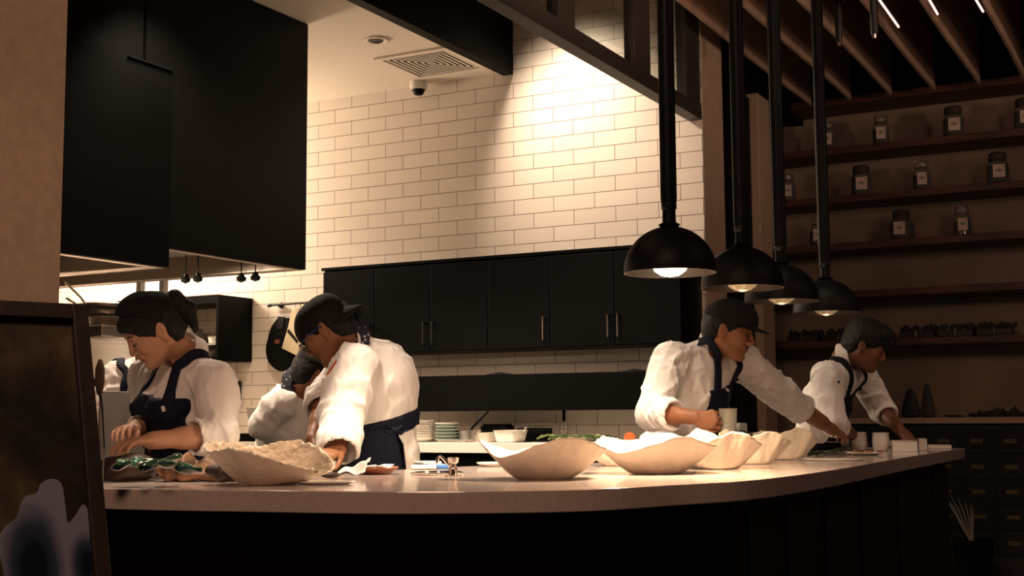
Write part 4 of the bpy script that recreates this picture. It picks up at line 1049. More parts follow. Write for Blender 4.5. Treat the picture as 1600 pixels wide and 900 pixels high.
bp, bn = P2['JK'].hit(611, 672)
if bp is not None:
    ap_ = [c for c in P2['root'].children if c.name.startswith('apron')][0]; bp = bp+bn*.022; lt = unit(np.cross(np.array([0, 0, 1.]), bn)); U_ = np.array([0, 0, 1.]); m = MB()
    m.tube([bp-lt*.014, bp, bp+lt*.014], [.010, .014, .010], 10)
    for q_ in (-1, 1): m.tube([bp, bp+q_*lt*.030+U_*.016, bp+q_*lt*.052+U_*.002, bp+q_*lt*.030-U_*.012, bp], [.006, .009, .010, .009, .006], 8, flat=.6)
    m.tube([bp, bp+lt*.030-U_*.05+bn*.004, bp+lt*.050-U_*.15-bn*.01, bp+lt*.060-U_*.24-bn*.02], [.008, .014, .018, .020], 8, flat=.35)
    m.build('apron_bow', 'navy', ap_, smooth=True)
# neckerchiefs
def kerchief(P, J, mtl='navyblack'):
    n0 = V3(J); nd = unit(P['T'](-.02, 0, -.06)-n0); c = n0-nd*.002; R_ = Vector(nd).to_track_quat('Z', 'Y').to_matrix()
    m = MB().lathe([(.070, -.006), (.088, -.012), (.092, .004), (.087, .026), (.074, .050), (.066, .046)], c, 28, R=R_, wob=lambda t, k: .04*math.sin(3*t+k))
    return m.build('neckerchief', mtl, P['root'], smooth=True)
M['spots'] = mat('spotted_cotton', (.01, .012, .028), .8)
nt = M['spots'].node_tree; vo = nt.nodes.new('ShaderNodeTexVoronoi'); vo.inputs['Scale'].default_value = 55; tcn = [n for n in nt.nodes if n.type == 'TEX_COORD'][0]
nt.links.new(tcn.outputs['Object'], vo.inputs[0]); cr_ = nt.nodes.new('ShaderNodeValToRGB'); nt.links.new(vo.outputs['Distance'], cr_.inputs[0]); cr_.color_ramp.interpolation = 'CONSTANT'
cr_.color_ramp.elements[0].color = (.6, .55, .5, 1); cr_.color_ramp.elements[1].position = .26; cr_.color_ramp.elements[1].color = (.010, .012, .028, 1); nt.links.new(cr_.outputs[0], nt.nodes['Principled BSDF'].inputs['Base Color'])
kerchief(P2, PD(545, 530, 4.88), 'spots'); kerchief(P3, PD(463, 603, 6.1), 'spots')
# badges on the jackets
patch(P2, 518, 575, .030, .062, 'red', 'flag_patch', P2['jacket'], 0)
patch(P2, 518, 574, .032, .008, 'white', 'flag_cross', P2['jacket'], 0, off=.0024)
for (x0, y0, x1, y1) in ((1046, 572, 1048, 563), (1048, 563, 1053, 571), (1053, 571, 1055, 562)):
    a, _ = P4['JK'].hit(x0, y0); b, n_ = P4['JK'].hit(x1, y1)
    if a is not None and b is not None: MB().tube([a+n_*.001, b+n_*.001], .0017, 6).build('embroidered_mark', 'steeldull', P4['jacket'])
patch(P4, 1133, 609, .030, .010, 'white', 'apron_tag', P4['root'], -.3, off=.011)
patch(P5, 1310, 597, .014, .012, 'navyblack', 'embroidered_mark', P5['jacket'], 0)

m = MB(); T = P4['T']; m.tube([T(.0855, -.024, -.052), T(.0945, -.010, -.0475), T(.0965, 0, -.0465), T(.0945, .010, -.0475), T(.0855, .024, -.052)], [.0015, .0032, .0030, .0032, .0015], 8, flat=.7); m.build('moustache', 'hair', P4['root'], smooth=True)
# ------------------------------------------------------------------ giant clam shells on the counter
def clam(px, py, wpx, dp, hpx, rim, lab, rough=False, yaw=0., lift=0., seed=1, tilt=0, group='giant clam shell bowls along the counter'):
    c = PZ(px, py, CT); dep = -((CAM.transposed() @ (c-Vector((0, 0, EYE)))).z); k = dep/FPX
    w_, h_ = wpx*k/2, hpx*k; dd = dp/2
    rng = np.random.RandomState(seed); n = 120; rows = 20
    th = np.radians([r[0] for r in rim]); hv = [r[1] for r in rim]; rv = [r[2] if len(r) > 2 else 1. for r in rim]
    o = np.argsort(th); th = th[o]; hv = np.array(hv)[o]; rv = np.array(rv)[o]
    TH = np.linspace(-math.pi, math.pi, n, endpoint=False)
    def cyc(v):
        t = np.concatenate([th-2*math.pi, th, th+2*math.pi]); vv = np.concatenate([v]*3)
        fine = np.linspace(-math.pi, math.pi, 720, endpoint=False); y = np.interp(fine, t, vv)
        ker = np.hanning(75); ker /= ker.sum(); y = np.convolve(np.concatenate([y[-60:], y, y[:60]]), ker, 'same')[60:-60]
        return np.interp(TH, np.append(fine, math.pi), np.append(y, y[0]))
    Hh, Rr = cyc(hv), cyc(rv)
    Rr = Rr*(1+.004*np.sin(TH*23+seed)+.02*np.sin(TH*9+seed*2)); Hh = Hh*(1+.006*np.sin(TH*31+seed)+.012*np.sin(TH*17))
    v = []; f = []; mi = []
    def surf(inner):
        out = []
        for r in range(rows+1):
            u = r/rows; prof = .42+.58*u**.95 if not inner else .30+.70*u**.95
            for j, t in enumerate(TH):
                ribs = 1+.035*math.sin(t*5+1.3+seed)*u*(1-.3*u)
                x = w_*Rr[j]*prof*math.cos(t)*ribs; y = dd*Rr[j]*prof*math.sin(t)*ribs
                z = h_*Hh[j]*(u**1.18) + .004*math.sin(t*13+u*9+seed)*u*(1-u)
                if inner: z += .016*(1-u); x *= 1-.035; y *= 1-.05
                if rough and inner:
                    q = .012*(rng.rand()-.3)+.006*math.sin(37*x+seed)*math.sin(41*y); z += q*u
                out.append([x, y, z])
        return out
    O = surf(False); I = surf(True); v = O+I+[[0, 0, .0], [0, 0, .016]]
    off = len(O)
    for r in range(rows):
        for j in range(n):
            a, b = r*n+j, r*n+(j+1) % n; f.append((a, b, b+n, a+n)); mi.append(0)
            f.append((off+a, off+a+n, off+b+n, off+b)); mi.append(1)
    for j in range(n):
        a, b = rows*n+j, rows*n+(j+1) % n; f.append((a, b, off+b, off+a)); mi.append(0)
        f.append((len(v)-2, (j+1) % n, j)); mi.append(0); f.append((len(v)-1, off+j, off+(j+1) % n)); mi.append(1)
    R_ = np.array(Matrix.Rotation(YAW+yaw, 3, 'Z') @ Matrix.Rotation(tilt, 3, 'X'))
    v = [tuple(R_ @ np.array(p)+np.array([c.x, c.y, c.z+.0015])) for p in v]
    m = MB(); m.v = v; m.f = f; m.mi = mi
    return m.build('giant_clam_shell', ['shell', 'shellrough' if rough else 'shell'], smooth='all', label=lab, cat='shell', group=group, loc=(c.x, c.y, c.z), rec=False)
clam(418, 757, 192, .26, 58, [(0, .30, 1.1), (-25, .32, 1.0), (-55, .48), (-90, .80), (-120, 1.0), (-150, .85), (180, 1.05, 1.05), (150, 1.15), (115, .95), (80, 1.12), (45, 1.0), (22, .62, 1.1)], 'rough textured brownish giant clam shell beside the driftwood', rough=True, seed=3, group='giant clam shell bowls along the counter')
clam(850, 748, 200, .27, 64, [(0, .66, 1.0), (-30, .80), (-68, 1.05), (-100, .80), (-128, .50), (-150, .62, 1.0), (180, .96, 1.0), (150, .85), (120, .6), (90, .82), (50, .62), (25, .7)], 'large wavy giant clam shell nearest the tap, darker outside, centre of counter', seed=5)
clam(1025, 740, 184, .27, 56, [(0, .70, 1.0), (-35, .82), (-68, 1.08), (-100, .78), (-130, .55), (-152, .72), (180, .92, 1.02), (150, 1.05), (110, .85), (80, 1.16), (45, .9), (20, .8)], 'giant clam shell directly under the lit heat lamp', seed=8)
clam(1122, 733, 132, .25, 56, [(0, .62, 1.05), (-35, .8), (-72, 1.08), (-110, .8), (-140, .6), (180, .8), (140, .8), (110, 1.16), (70, .8), (35, .75)], 'giant clam shell in the middle of the row, before the beaker', seed=11)
clam(1178, 725, 112, .22, 50, [(0, .62, 1.0), (-35, .8), (-70, 1.05), (-110, .8), (-145, .6), (180, .75), (130, 1.1), (90, .8), (40, .7)], 'second to last giant clam shell of the row, toward the right', seed=14)
clam(1228, 718, 100, .20, 50, [(0, .50, 1.0), (-35, .75), (-72, 1.02), (-110, .8), (-150, .6), (180, .7), (130, .9), (90, .8), (40, .7)], 'last giant clam shell at the right end, beside the banana leaf', seed=17)
clam(962, 728, 90, .16, 30, [(0, .8), (-60, .9), (-110, .7), (180, .9), (100, 1.1), (50, .8)], 'small pale shell lying behind and between the two largest shells', seed=21, group='giant clam shell bowls along the counter')

# ------------------------------------------------------------------ driftwood and glass at the left
def blob(name, mtl, c, parts, lab, cat, h=.006, fold=(.02, 40, 3), group=None, rot=YAW, k=.02, smoothit=1, floor_z=None, orient=None):
    c = V3(c); R_ = np.array(Matrix.Rotation(rot, 3, 'Z')); ex = max(max(abs(x) for x in p[0])+max(p[1]) for p in parts)+.03
    F = Field(c-ex, c+ex, h)
    for p, r in parts:
        RR = R_ if orient is None else R_ @ orient
        F.ell(c+RR @ np.array(p), r, RR, k)
    if fold: F.fold(fold[0], fold[1], fold[2], dirs=1, band=.03, out=False)
    if floor_z is not None: F.half((0, 0, floor_z+.002), (0, 0, -1))
    return F.build(name, mtl, None, smoothit, label=lab, cat=cat, group=group)
c = PZ(292, 752, CT); c.z = CT+.036
blob('driftwood', 'drift', c, [((-.03, 0, 0), (.060, .045, .038)), ((.045, .01, -.002), (.050, .040, .034)), ((.085, 0, .006), (.030, .032, .028)), ((.0, -.03, -.012), (.05, .025, .024)), ((.02, .02, .018), (.04, .03, .022))], 'knotty brown driftwood block beside the rough shell', 'driftwood', h=.004, fold=(.050, 70, 5), floor_z=CT)
c = PZ(200, 752, CT); c.z = CT+.036
blob('driftwood', 'driftdark', c, [((0, 0, 0), (.07, .050, .040)), ((-.05, .02, .0), (.06, .05, .036)), ((.035, -.01, .006), (.045, .035, .028))], 'nearly black driftwood log next to the framed panel', 'driftwood', h=.005, fold=(.040, 55, 9), floor_z=CT)
top = CT+.066
GL = [(203, 3.40, .030, 'seaglass', 'mid green glossy glass leaf at the back left of the driftwood', .000), (232, 3.30, .034, 'seadark', 'very dark green glass leaf in the middle of the driftwood', .002), (264, 3.24, .027, 'seaglass', 'brightest green glass leaf at the front of the driftwood', .000),
      (296, 3.27, .026, 'seaglass', 'pale green glass leaf at the right of the driftwood', -.014), (190, 3.28, .026, 'seadark', 'dark green glass leaf next to the framed panel', -.004), (262, 3.42, .036, 'seadark', 'large dark glass leaf under the hands of the woman', .004), (374, 3.62, .024, 'seadark', 'dark green glass leaf behind the rough shell', -.012)]
for i, (px, dd_, r, mt, lb, dz) in enumerate(GL):
    c = PD(px, 700, dd_); c.z = top+dz
    blob('glass_leaf', mt, c, [((0, 0, 0), (r*1.15, r*.95, .0065)), ((r*.4, .006, .004), (r*.6, r*.6, .006))], lb, 'glass leaf', h=.0024, fold=(.010, 90, 20+i), group='green glass leaves on the driftwood', k=.012, rot=YAW+i*1.1, orient=np.array(Matrix.Rotation(.16*(-1)**i, 3, 'Y')@Matrix.Rotation(.22, 3, 'X')))
c = PD(345, 716, 3.62); blob('driftwood', 'driftdark', (c.x, c.y, CT+.03), [((0, 0, 0), (.05, .035, .032)), ((.03, 0, .012), (.03, .03, .03))], 'small dark wood piece behind the rough shell', 'driftwood', h=.005, fold=(.03, 60, 12), floor_z=CT)

# ------------------------------------------------------------------ things on the near counter
def plate(name, px, py, r, h, mtl, lab, cat, z=None, sx=1., sy=1., deep=.6, group=None, parent=None):
    z = CT if z is None else z; c = PZ(px, py, z)
    prof = [(0, 0), (r*deep, 0), (r*.92, h*.75), (r, h), (r*.985, h+.003), (r*.88, h*.75+.003), (r*deep*.9, .004), (0, .004)]
    R_ = Matrix.Rotation(YAW, 3, 'Z')
    return MB().lathe(prof, (c.x, c.y, z+.001), 40, R=R_, sx=sx, sy=sy).build(name, mtl, parent, smooth=True, label=lab, cat=cat, group=group, rec=False, loc=(c.x, c.y, z)), c
plate('oval_plate', 507, 757, .085, .006, 'porcelain', 'flat oval white plate lying on the counter before the napkin', 'plate', sy=.55, deep=.8)
bp_, c = plate('brown_dish', 588, 741, .072, .020, 'rust', 'shallow brown dish beside the napkin', 'dish')
M_ = MB(); 
for k in range(9): M_.obox((c.x+.05*math.cos(k*2.4)*.6, c.y+.05*math.sin(k*2.4)*.6, CT+.018+.0012*k), [(math.cos(k), math.sin(k), .1), (-math.sin(k), math.cos(k), 0), (0, -.1, 1)], (.026, .018, .0012))
M_.build('paper_sheets', 'white', label='thin white paper sheets lying in the brown dish', cat='paper')
# napkin: a loosely folded cloth
c = PZ(540, 748, CT); nx, ny = 26, 18; v = []; f = []
for layer in range(2):
    for i in range(nx):
        for j in range(ny):
            u, t = i/(nx-1), j/(ny-1); x = -.060+.115*u+.01*t; y = -.03+.08*t*(1-.2*u)
            z = .008+.058*(u**1.5)*(.30+.70*t)+.006*math.sin(9*t+3*u)*u+layer*(.006+.004*math.sin(5*u))+.004*math.sin(14*u+4*t)
            z = max(z-.012*(1-t)*u, .002+layer*.003)
            q = Matrix.Rotation(YAW-.05*layer, 3, 'Z') @ Vector((x+.004*layer, y, 0)); v.append((c.x+q.x, c.y+q.y, CT+z))
    o = layer*nx*ny
    f += [(o+i*ny+j, o+(i+1)*ny+j, o+(i+1)*ny+j+1, o+i*ny+j+1) for i in range(nx-1) for j in range(ny-1)]
MB().add(v, f).build('napkin', 'cloth', label='folded white cloth napkin between the rough shell and brown dish', cat='napkin', smooth='all', solid=.002, rec=False)
blob('dark_pebble', 'driftdark', PD(516, 742, 3.72), [((0, 0, 0), (.03, .02, .010))], 'low dark green stone tucked under the napkin', 'stone', h=.004, fold=None)
# tap over a round steel basin
c = PZ(683, 741, CT); t = thing('drinking_tap', 'small chrome tap with round steel basin set in the counter', 'tap', (c.x, c.y, CT))
MB().lathe([(.064, .001), (.084, .001), (.086, .005), (.078, .008), (.066, .006), (.064, .001)], c, 40).build('basin_rim', 'chrome', t, smooth=True, rec=False)
MB().lathe([(0, .0015), (.064, .003)], c, 32).build('basin_floor', 'steel', t, smooth=True, rec=False)
b = PZ(708, 744, CT)
MB().lathe([(0, 0), (.026, .0), (.026, .004), (.015, .008), (.014, .022), (.010, .026), (.010, .038), (.016, .041), (.018, .056), (.013, .058), (0, .058)], b, 20).build('tap_body', 'chrome', t, smooth=True)
e = PZ(708, 744, CT); L0 = V3(e)+np.array([0, 0, .018]); cr = V3(CR)
MB().tube([L0, L0-cr*.02+np.array([0, 0, .024]), L0-cr*.034+np.array([0, 0, .040]), L0-cr*.040+np.array([0, 0, .042]), L0-cr*.047+np.array([0, 0, .036]), L0-cr*.050+np.array([0, 0, .024])], [.005, .005, .0048, .0048, .0048, .0052], 12).build('spout', 'chrome', t, smooth=True)
MB().tube([L0-cr*.050+np.array([0, 0, .024]), L0-cr*.050-np.array([0, 0, .016])], .0014, 8).build('water_stream', 'glass', t, smooth=True)
# printed packets at the inner edge
for i, (px, py, w_, mt, lb, rz_) in enumerate(((662, 733, .045, 'white', 'white printed packet lying at the inner counter edge', .1), (683, 732, .050, 'blue', 'blue and white printed packet lying beside the tap', -.05), (668, 729, .038, 'white', 'white folded packet behind the blue one', .5))):
    c = PZ(px, py, CT); R_ = Matrix.Rotation(YAW+rz_, 3, 'Z'); ax = [R_ @ Vector(a) for a in ((1, 0, 0), (0, 1, 0), (0, 0, 1))]
    o = MB().obox((c.x, c.y, CT+.008+.006*(i == 2)), ax, (w_, .045, .006)).build('packet', mt, bevel=.004, label=lb, cat='packet')
    if mt == 'blue': MB().obox(V3(c)+np.array([0, 0, .0148]), ax, (w_*.5, .02, .0006)).build('printed_band', 'white', o)
    else: MB().obox(V3(c)+V3(ax[0])*w_*.3+np.array([0, 0, .0148+.006*(i == 2)]), ax, (w_*.3, .012, .0006)).build('printed_band', 'blue', o)
plate('side_plate', 766, 729, .05, .012, 'porcelain', 'small pale plate at the inner counter edge left of the large shell', 'plate')
# right hand end of the counter
def cup(px, py, lab, lift=0., dep=None):
    c = PZ(px, py, CT) if dep is None else PD(px, py, dep)
    z = CT if dep is None else c.z
    prof = [(0, 0), (.034, .0), (.040, .008), (.044, .035), (.043, .065), (.040, .080), (.043, .090), (.040, .090), (.037, .078), (.040, .04), (.036, .01), (0, .008)]
    k = .95
    o = MB().lathe([(r*k, zz) for r, zz in prof], (c.x, c.y, z+.001), 36, R=Matrix.Rotation(YAW+.2, 3, 'Z'), wob=lambda t, kk: .06*math.cos(4*t)).build('ceramic_cup', 'porcelain', label=lab, cat='cup', smooth=True, group='glazed square shouldered cups', rec=False, loc=(c.x, c.y, z))
    MB().lathe([(.036, .086), (.0, .087)], (c.x, c.y, z+.001), 20).build('contents', 'cream', o, smooth=True)
    return o
cup(1342, 703, 'cream ceramic cup held by the reaching chef')
cup(1377, 705, 'pale grey ceramic cup right of the held cup')
def tray(name, x0, x1, py, hpx, dpt, mtl, lab, cat, lid=None):
    a, b = PZ(x0, py, CT), PZ(x1, py, CT); ax = [(b-a).normalized(), Vector((0, 0, 1)).cross((b-a).normalized()), Vector((0, 0, 1))]; L_ = (b-a).length; h = hpx*((a.y**2+a.x**2)**.5)/FPX; c = (V3(a)+V3(b))/2+V3(ax[1])*dpt/2
    m = MB(); th = .004
    m.obox(c+np.array([0, 0, .004]), ax, (L_/2, dpt/2, .003))
    for sgn in (-1, 1):
        m.obox(c+V3(ax[0])*sgn*(L_/2-th/2)+np.array([0, 0, h/2+.001]), ax, (th/2, dpt/2, h/2)); m.obox(c+V3(ax[1])*sgn*(dpt/2-th/2)+np.array([0, 0, h/2+.001]), ax, (L_/2, th/2, h/2))
    o = m.build(name, mtl, label=lab, cat=cat, bevel=.0015)
    if lid: 
        MB().obox(c+np.array([0, 0, h*.8]), ax, (L_/2-.008, dpt/2-.008, .003)).build('contents', lid, o)
    return o, c, ax, h
tray('metal_tray', 1266, 1327, 702, 14, .14, 'porcelain', 'white rectangular tray with dark contents left of the cups', 'tray', lid='jarfill')
tray('food_container', 1395, 1434, 706, 16, .16, 'plastic', 'long white container with dark contents right of the cups', 'container', lid='jarfill')
o, c, ax, h = tray('food_box', 1436, 1449, 704, 17, .12, 'plastic', 'narrow white box beside the long container', 'box', lid='plastic')
o, c, ax, h = tray('flat_tray', 1452, 1487, 701, 5, .13, 'porcelain', 'flat white tray nearest the right counter end', 'tray', lid='skin_mid')
bd, c = plate('seafood_plate', 1352, 711, .085, .010, 'porcelain', 'white plate with small brown morsels in front of the cups', 'plate')
for k in range(9):
    q = c+Vector((.062*math.cos(k*1.3)*((k % 3+1)/3), .062*math.sin(k*1.3)*((k % 3+1)/3), .014))
    blob('food_morsel', 'rust' if k % 2 else 'skin_mid', q, [((0, 0, 0), (.008, .006, .004)), ((.005, .003, .001), (.005, .004, .003))], 'small glazed morsel on the white plate before the cups', 'food', h=.0022, fold=(.004, 200, k), group='morsels on the white plate')
dsh, c = plate('oval_dish', 1380, 700, .055, .030, 'porcelain', 'white oval dish behind the two cups', 'dish', sy=.6)
sp_ = PD(1285, 690, 5.9); MB().tube([PD(1276, 689, 5.95), PD(1300, 690.5, 5.9), PD(1320, 691, 5.85)], [.004, .003, .005], 8, flat=.5).build('spoon', 'chrome', label='stainless spoon resting on the tray left of the cups', cat='spoon', smooth=True)
# banana leaf
c0 = PZ(1262, 715, CT); c1 = PZ(1330, 705, CT); n = 22; v = []; f = []
for i in range(n+1):
    u = i/n; c = c0.lerp(c1, u); wd = .085*math.sin(math.pi*min(1, .12+u*.84))**.6
    for j in range(9):
        s_ = -1+j/4; z = .004+.016*(1-s_*s_)*(.6+.4*math.sin(u*11+s_*2))+.006*abs(math.sin(u*17)); v.append((c.x+s_*wd*CR.x*.2+s_*wd*(-CB.x)*.9, c.y+s_*wd*CR.y*.2-s_*wd*CB.y*.9, CT+z))
f = [(i*9+j, (i+1)*9+j, (i+1)*9+j+1, i*9+j+1) for i in range(n) for j in range(8)]
MB().add(v, f).build('banana_leaf', 'greendark', label='dark green banana leaf lying right of the last shell', cat='leaf', smooth='all', solid=.002, rec=False)
c = PZ(1212, 722, CT); MB().lathe([(0, 0), (.12, 0), (.125, .004), (.12, .006), (0, .006)], (c.x+.14, c.y+.30, CT+.001), 40, sy=1.0).build('serving_board', 'porcelain', label='thin round pale board on the counter near the last shell', cat='board', smooth=True)
# beaker held by the third chef, bottle and trowel
bc = PD(1138, 664, 5.02)
t = thing('beaker', 'clear plastic beaker held in the chef\'s fist', 'beaker', (bc.x, bc.y, bc.z-.065))
MB().lathe([(0, -.065), (.027, -.065), (.030, -.060), (.036, .062), (.038, .065), (.035, .064), (.028, -.055), (0, -.060)], bc, 28).build('cup_wall', 'clear', t, smooth=True, rec=False)
MB().lathe([(0, -.058), (.0275, -.057), (.030, -.020), (0, -.020)], bc, 24).build('liquid', 'celadon', t, smooth=True)
c = PD(1159, 690, 5.9); t = thing('squeeze_bottle', 'blue bottle with pale cap behind the beaker', 'bottle', (c.x, c.y, CT-.04))
st_z = CT-.05
MB().lathe([(0, 0), (.030, 0), (.032, .01), (.032, .10), (.028, .115), (.024, .12)], (c.x, c.y, st_z+.04), 24).build('bottle_body', 'bluedk', t, smooth=True)
MB().lathe([(.024, .12), (.026, .122), (.026, .150), (.022, .155), (0, .155)], (c.x, c.y, st_z+.04), 24).build('cap', 'clear', t, smooth=True)
tr = PD(1160, 683, 5.15); a, b = PD(1149, 687, 5.15), PD(1178, 676, 5.25)
MB().tube([a, a.lerp(b, .5), b], [.010, .013, .008], 8, flat=.25).tube([PD(1140, 692, 5.12), a], .006, 8).build('scraper', 'steel', label='metal scraper blade pointing up behind the shells', cat='scraper', smooth=True)
# ------------------------------------------------------------------ back bench
BYI = BY0+.20
def onb(px, dy=0.): p = PY(px, 690, BYI+dy); return (p.x, p.y, bt+.001)
def bowlprof(r, h, tk=.004): return [(0, 0), (r*.55, 0), (r*.62, .004), (r*.88, h*.5), (r, h), (r-tk, h), (r*.86-tk*.5, h*.5), (r*.55, .008), (0, .008)]
c = onb(656)
for k in range(8):
    MB().lathe(bowlprof(.100-.001*(k == 0), .034), (c[0]+.002*math.sin(k*3), c[1]+.002*math.cos(k*2), c[2]+.0150*k), 40, wob=(lambda t, kk: .02*math.sin(9*t+k)) if k > 4 else None).build('white_bowl', 'porcelain', label='white bowl in the tall stack on the bench, %s' % ['lowest', 'second from the bottom', 'third from the bottom', 'fourth from the bottom', 'fourth from the top', 'third from the top', 'second from the top', 'topmost with uneven rim'][k], cat='bowl', group='stacked white bowls', smooth=True, rec=False)
c = onb(698, .03)
for k in range(6):
    MB().lathe([(0, 0), (.052, 0), (.075, .014), (.078, .016), (.078, .020), (.072, .018), (.05, .005), (0, .005)], (c[0], c[1], c[2]+.0205*k), 36).build('celadon_plate', 'celadon' if k < 5 else 'porcelain', label='grey green plate in the stack beside the bowls, ' + ['lowest', 'second up', 'third up', 'fourth up', 'second from top', 'topmost and palest'][k], cat='plate', group='stacked grey green plates', smooth=True, rec=False)
c = onb(712, -.08); MB().box(c[0]-.10, c[0]+.10, c[1]-.05, c[1]+.06, c[2], c[2]+.006).box(c[0]-.10, c[0]+.10, c[1]-.05, c[1]-.045, c[2]+.006, c[2]+.014).box(c[0]-.10, c[0]+.10, c[1]+.055, c[1]+.06, c[2]+.006, c[2]+.014).build('metal_tray', 'steel', label='flat steel tray in front of the grey green plates', cat='tray', bevel=.002)
c = onb(727, .12); t = thing('saucepan', 'small dark saucepan with long black handle rising to the right', 'saucepan', c)
MB().lathe([(0, 0), (.055, 0), (.060, .01), (.062, .07), (.058, .07), (.055, .012), (0, .008)], c, 28).build('pan_body', 'steeldull', t, smooth=True, rec=False)
MB().tube([(c[0]+.05, c[1]-.02, c[2]+.06), PY(738, 668, BYI+.07), PY(763, 643, BYI+.02)], [.008, .008, .006], 8).build('handle', 'blackmat', t, smooth=True)
c = onb(745, .05); MB().lathe([(0, 0), (.04, 0), (.042, .005), (.042, .075), (.039, .075), (.038, .008), (0, .006)], c, 24).build('metal_pot', 'steel', label='small round steel pot beside the black handled saucepan', cat='pot', smooth=True, rec=False)
def gn(px, wd, dpt, h, mtl, lab, dy=0, cont=None, taper=.82):
    c = onb(px, dy); m = MB(); n = 28
    def sq(t): cx, sy = math.cos(t), math.sin(t); return (math.copysign(abs(cx)**.35, cx), math.copysign(abs(sy)**.35, sy))
    rows_ = [(taper*.9, 0), (taper, .006), (.97, h-.006), (1.0, h-.004), (1.04, h), (.96, h), (.93, h-.01), (taper*.9, .01)]
    v = []; f = []
    for s_, z in rows_:
        for j in range(n): q = sq(2*math.pi*j/n); v.append((c[0]+q[0]*wd/2*s_, c[1]+q[1]*dpt/2*s_, c[2]+z))
    for k in range(len(rows_)-1): f += [(k*n+j, k*n+(j+1) % n, (k+1)*n+(j+1) % n, (k+1)*n+j) for j in range(n)]
    f += [tuple(range(n))[::-1], tuple((len(rows_)-1)*n+j for j in range(n))]
    o = m.add(v, f).build('food_container', mtl, label=lab, cat='container', smooth=True, rec=False)
    if cont: MB().box(c[0]-wd*.42, c[0]+wd*.42, c[1]-dpt*.42, c[1]+dpt*.42, c[2]+h*.6, c[2]+h*.85).build('contents', cont, o)
gn(763, .088, .16, .060, 'plastic', 'small white rectangular container on the bench', -.02)
gn(798, .168, .20, .075, 'porcelain', 'larger white rectangular dish on the bench with a spoon', -.02)
MB().tube([PY(812, 683, BYI), PY(819, 673, BYI), PY(822, 667, BYI)], [.004, .003, .005], 8).build('spoon', 'chrome', label='spoon standing in the larger white dish', cat='spoon', smooth=True)
c = onb(765, .14); MB().box(c[0]-.07, c[0]+.13, c[1], c[1]+.10, c[2], c[2]+.10).box(c[0]-.06, c[0]+.12, c[1]+.01, c[1]+.09, c[2]+.10, c[2]+.112).build('appliance_box', 'black', label='black box appliance behind the white containers', cat='appliance', bevel=.006)
c = onb(838, .16); MB().box(c[0]-.14, c[0]+.10, c[1], c[1]+.03, c[2], c[2]+.085).box(c[0]-.14, c[0]+.10, c[1]-.03, c[1], c[2], c[2]+.01).build('black_tray', 'black', label='black tray standing upright against the tiles', cat='tray', bevel=.004)
# whisk hanging from the boxed shelf
c = PY(881, 643, W-.20); t = thing('whisk', 'wire whisk with black handle hanging under the boxed shelf', 'whisk', (c.x, c.y, c.z-.17))
MB().tube([(c.x, c.y, bz0+.03), (c.x, c.y, c.z), (c.x, c.y, c.z-.06)], [.009, .011, .010], 12).build('handle', 'blackmat', t, smooth=True)
m = MB()
for k in range(5):
    a = math.pi*k/5; q = []
    for j in range(17):
        u = j/16; s_ = math.sin(math.pi*u); sg = (u-.5)*2; r_ = .026*math.sin(math.pi*min(1, abs(sg)**.8*.98))+.006*abs(sg); r_ = .028*math.sin(math.pi*abs(sg))**.8 if abs(sg) < 1 else 0
        z = c.z-.06-.10*(1-abs(sg)); q.append((c.x+math.copysign(r_, sg)*math.cos(a), c.y+math.copysign(r_, sg)*math.sin(a), z))
    m.tube(q, .0011, 5)
m.build('wires', 'chrome', t, smooth=True)
# leafy greens on the bench
rng = random.Random(9)
def leaf(px, py, ln, wd, ang, mtl, lab, k, Yd, lift=.0):
    c = PY(px, py, BYI+Yd); c.z = max(c.z, bt+.018); n = 12; v = []; f = []; ca, sa = math.cos(ang), math.sin(ang)
    for i in range(n+1):
        u = i/n; w_ = wd*math.sin(math.pi*(u**.8))**.7*.5; bend = .022*math.sin(math.pi*u)
        for j in range(7):
            s_ = -1+j/3; x = (u-.5)*ln; y = s_*w_; z = bend+.006*s_*s_+.003*math.sin(20*u+s_*3); v.append((c.x+x*ca-y*sa, c.y+x*sa+y*ca, c.z+z))
    f = [(i*7+j, (i+1)*7+j, (i+1)*7+j+1, i*7+j+1) for i in range(n) for j in range(6)]
    o = MB().add(v, f).build('salad_leaf', mtl, label=lab, cat='leaf', group='leafy greens on the bench', smooth='all', solid=.002, rec=False)
    MB().tube([(c.x-ln*.5*ca, c.y-ln*.5*sa, c.z+.001), (c.x, c.y, c.z+.024), (c.x+ln*.45*ca, c.y+ln*.45*sa, c.z+.004)], [.004, .003, .001], 6).build('leaf_rib', 'greenlt', o, smooth=True)
LF = [(858, 686, .16, .07, .15, 'greenlt', 'pale green leaf at the left of the greens', 0), (876, 689, .18, .08, -.1, 'green', 'dark green leaf, second from left in the greens', -.04), (896, 687, .16, .06, .3, 'greenlt', 'narrow pale leaf in the middle of the greens', .03),
      (912, 689, .17, .08, 0, 'green', 'broad dark green leaf in the middle of the greens', -.05), (930, 686, .15, .07, -.2, 'greenlt', 'pale leaf at the right of the greens', .02), (948, 689, .14, .06, .2, 'green', 'dark green leaf at the right end of the greens', -.03)]
for k, (px, py, ln, wd, an, mt, lb, Yd) in enumerate(LF): leaf(px, py, ln, wd, an, mt, lb, k, Yd)
for k, (px, lb) in enumerate(((984, 'orange tomato slice standing near the reaching chef'),)):
    c = onb(px, .0); R_ = Matrix.Rotation(YAW, 3, 'Z') @ Matrix.Rotation(1.0, 3, 'X')
    MB().lathe([(0, 0), (.030, 0), (.034, .005), (.030, .012), (0, .012)], (c[0], c[1], c[2]+.03), 24, R=R_).build('tomato_slice', 'orange', label=lb, cat='tomato', smooth=True)
c = onb(968, .03)
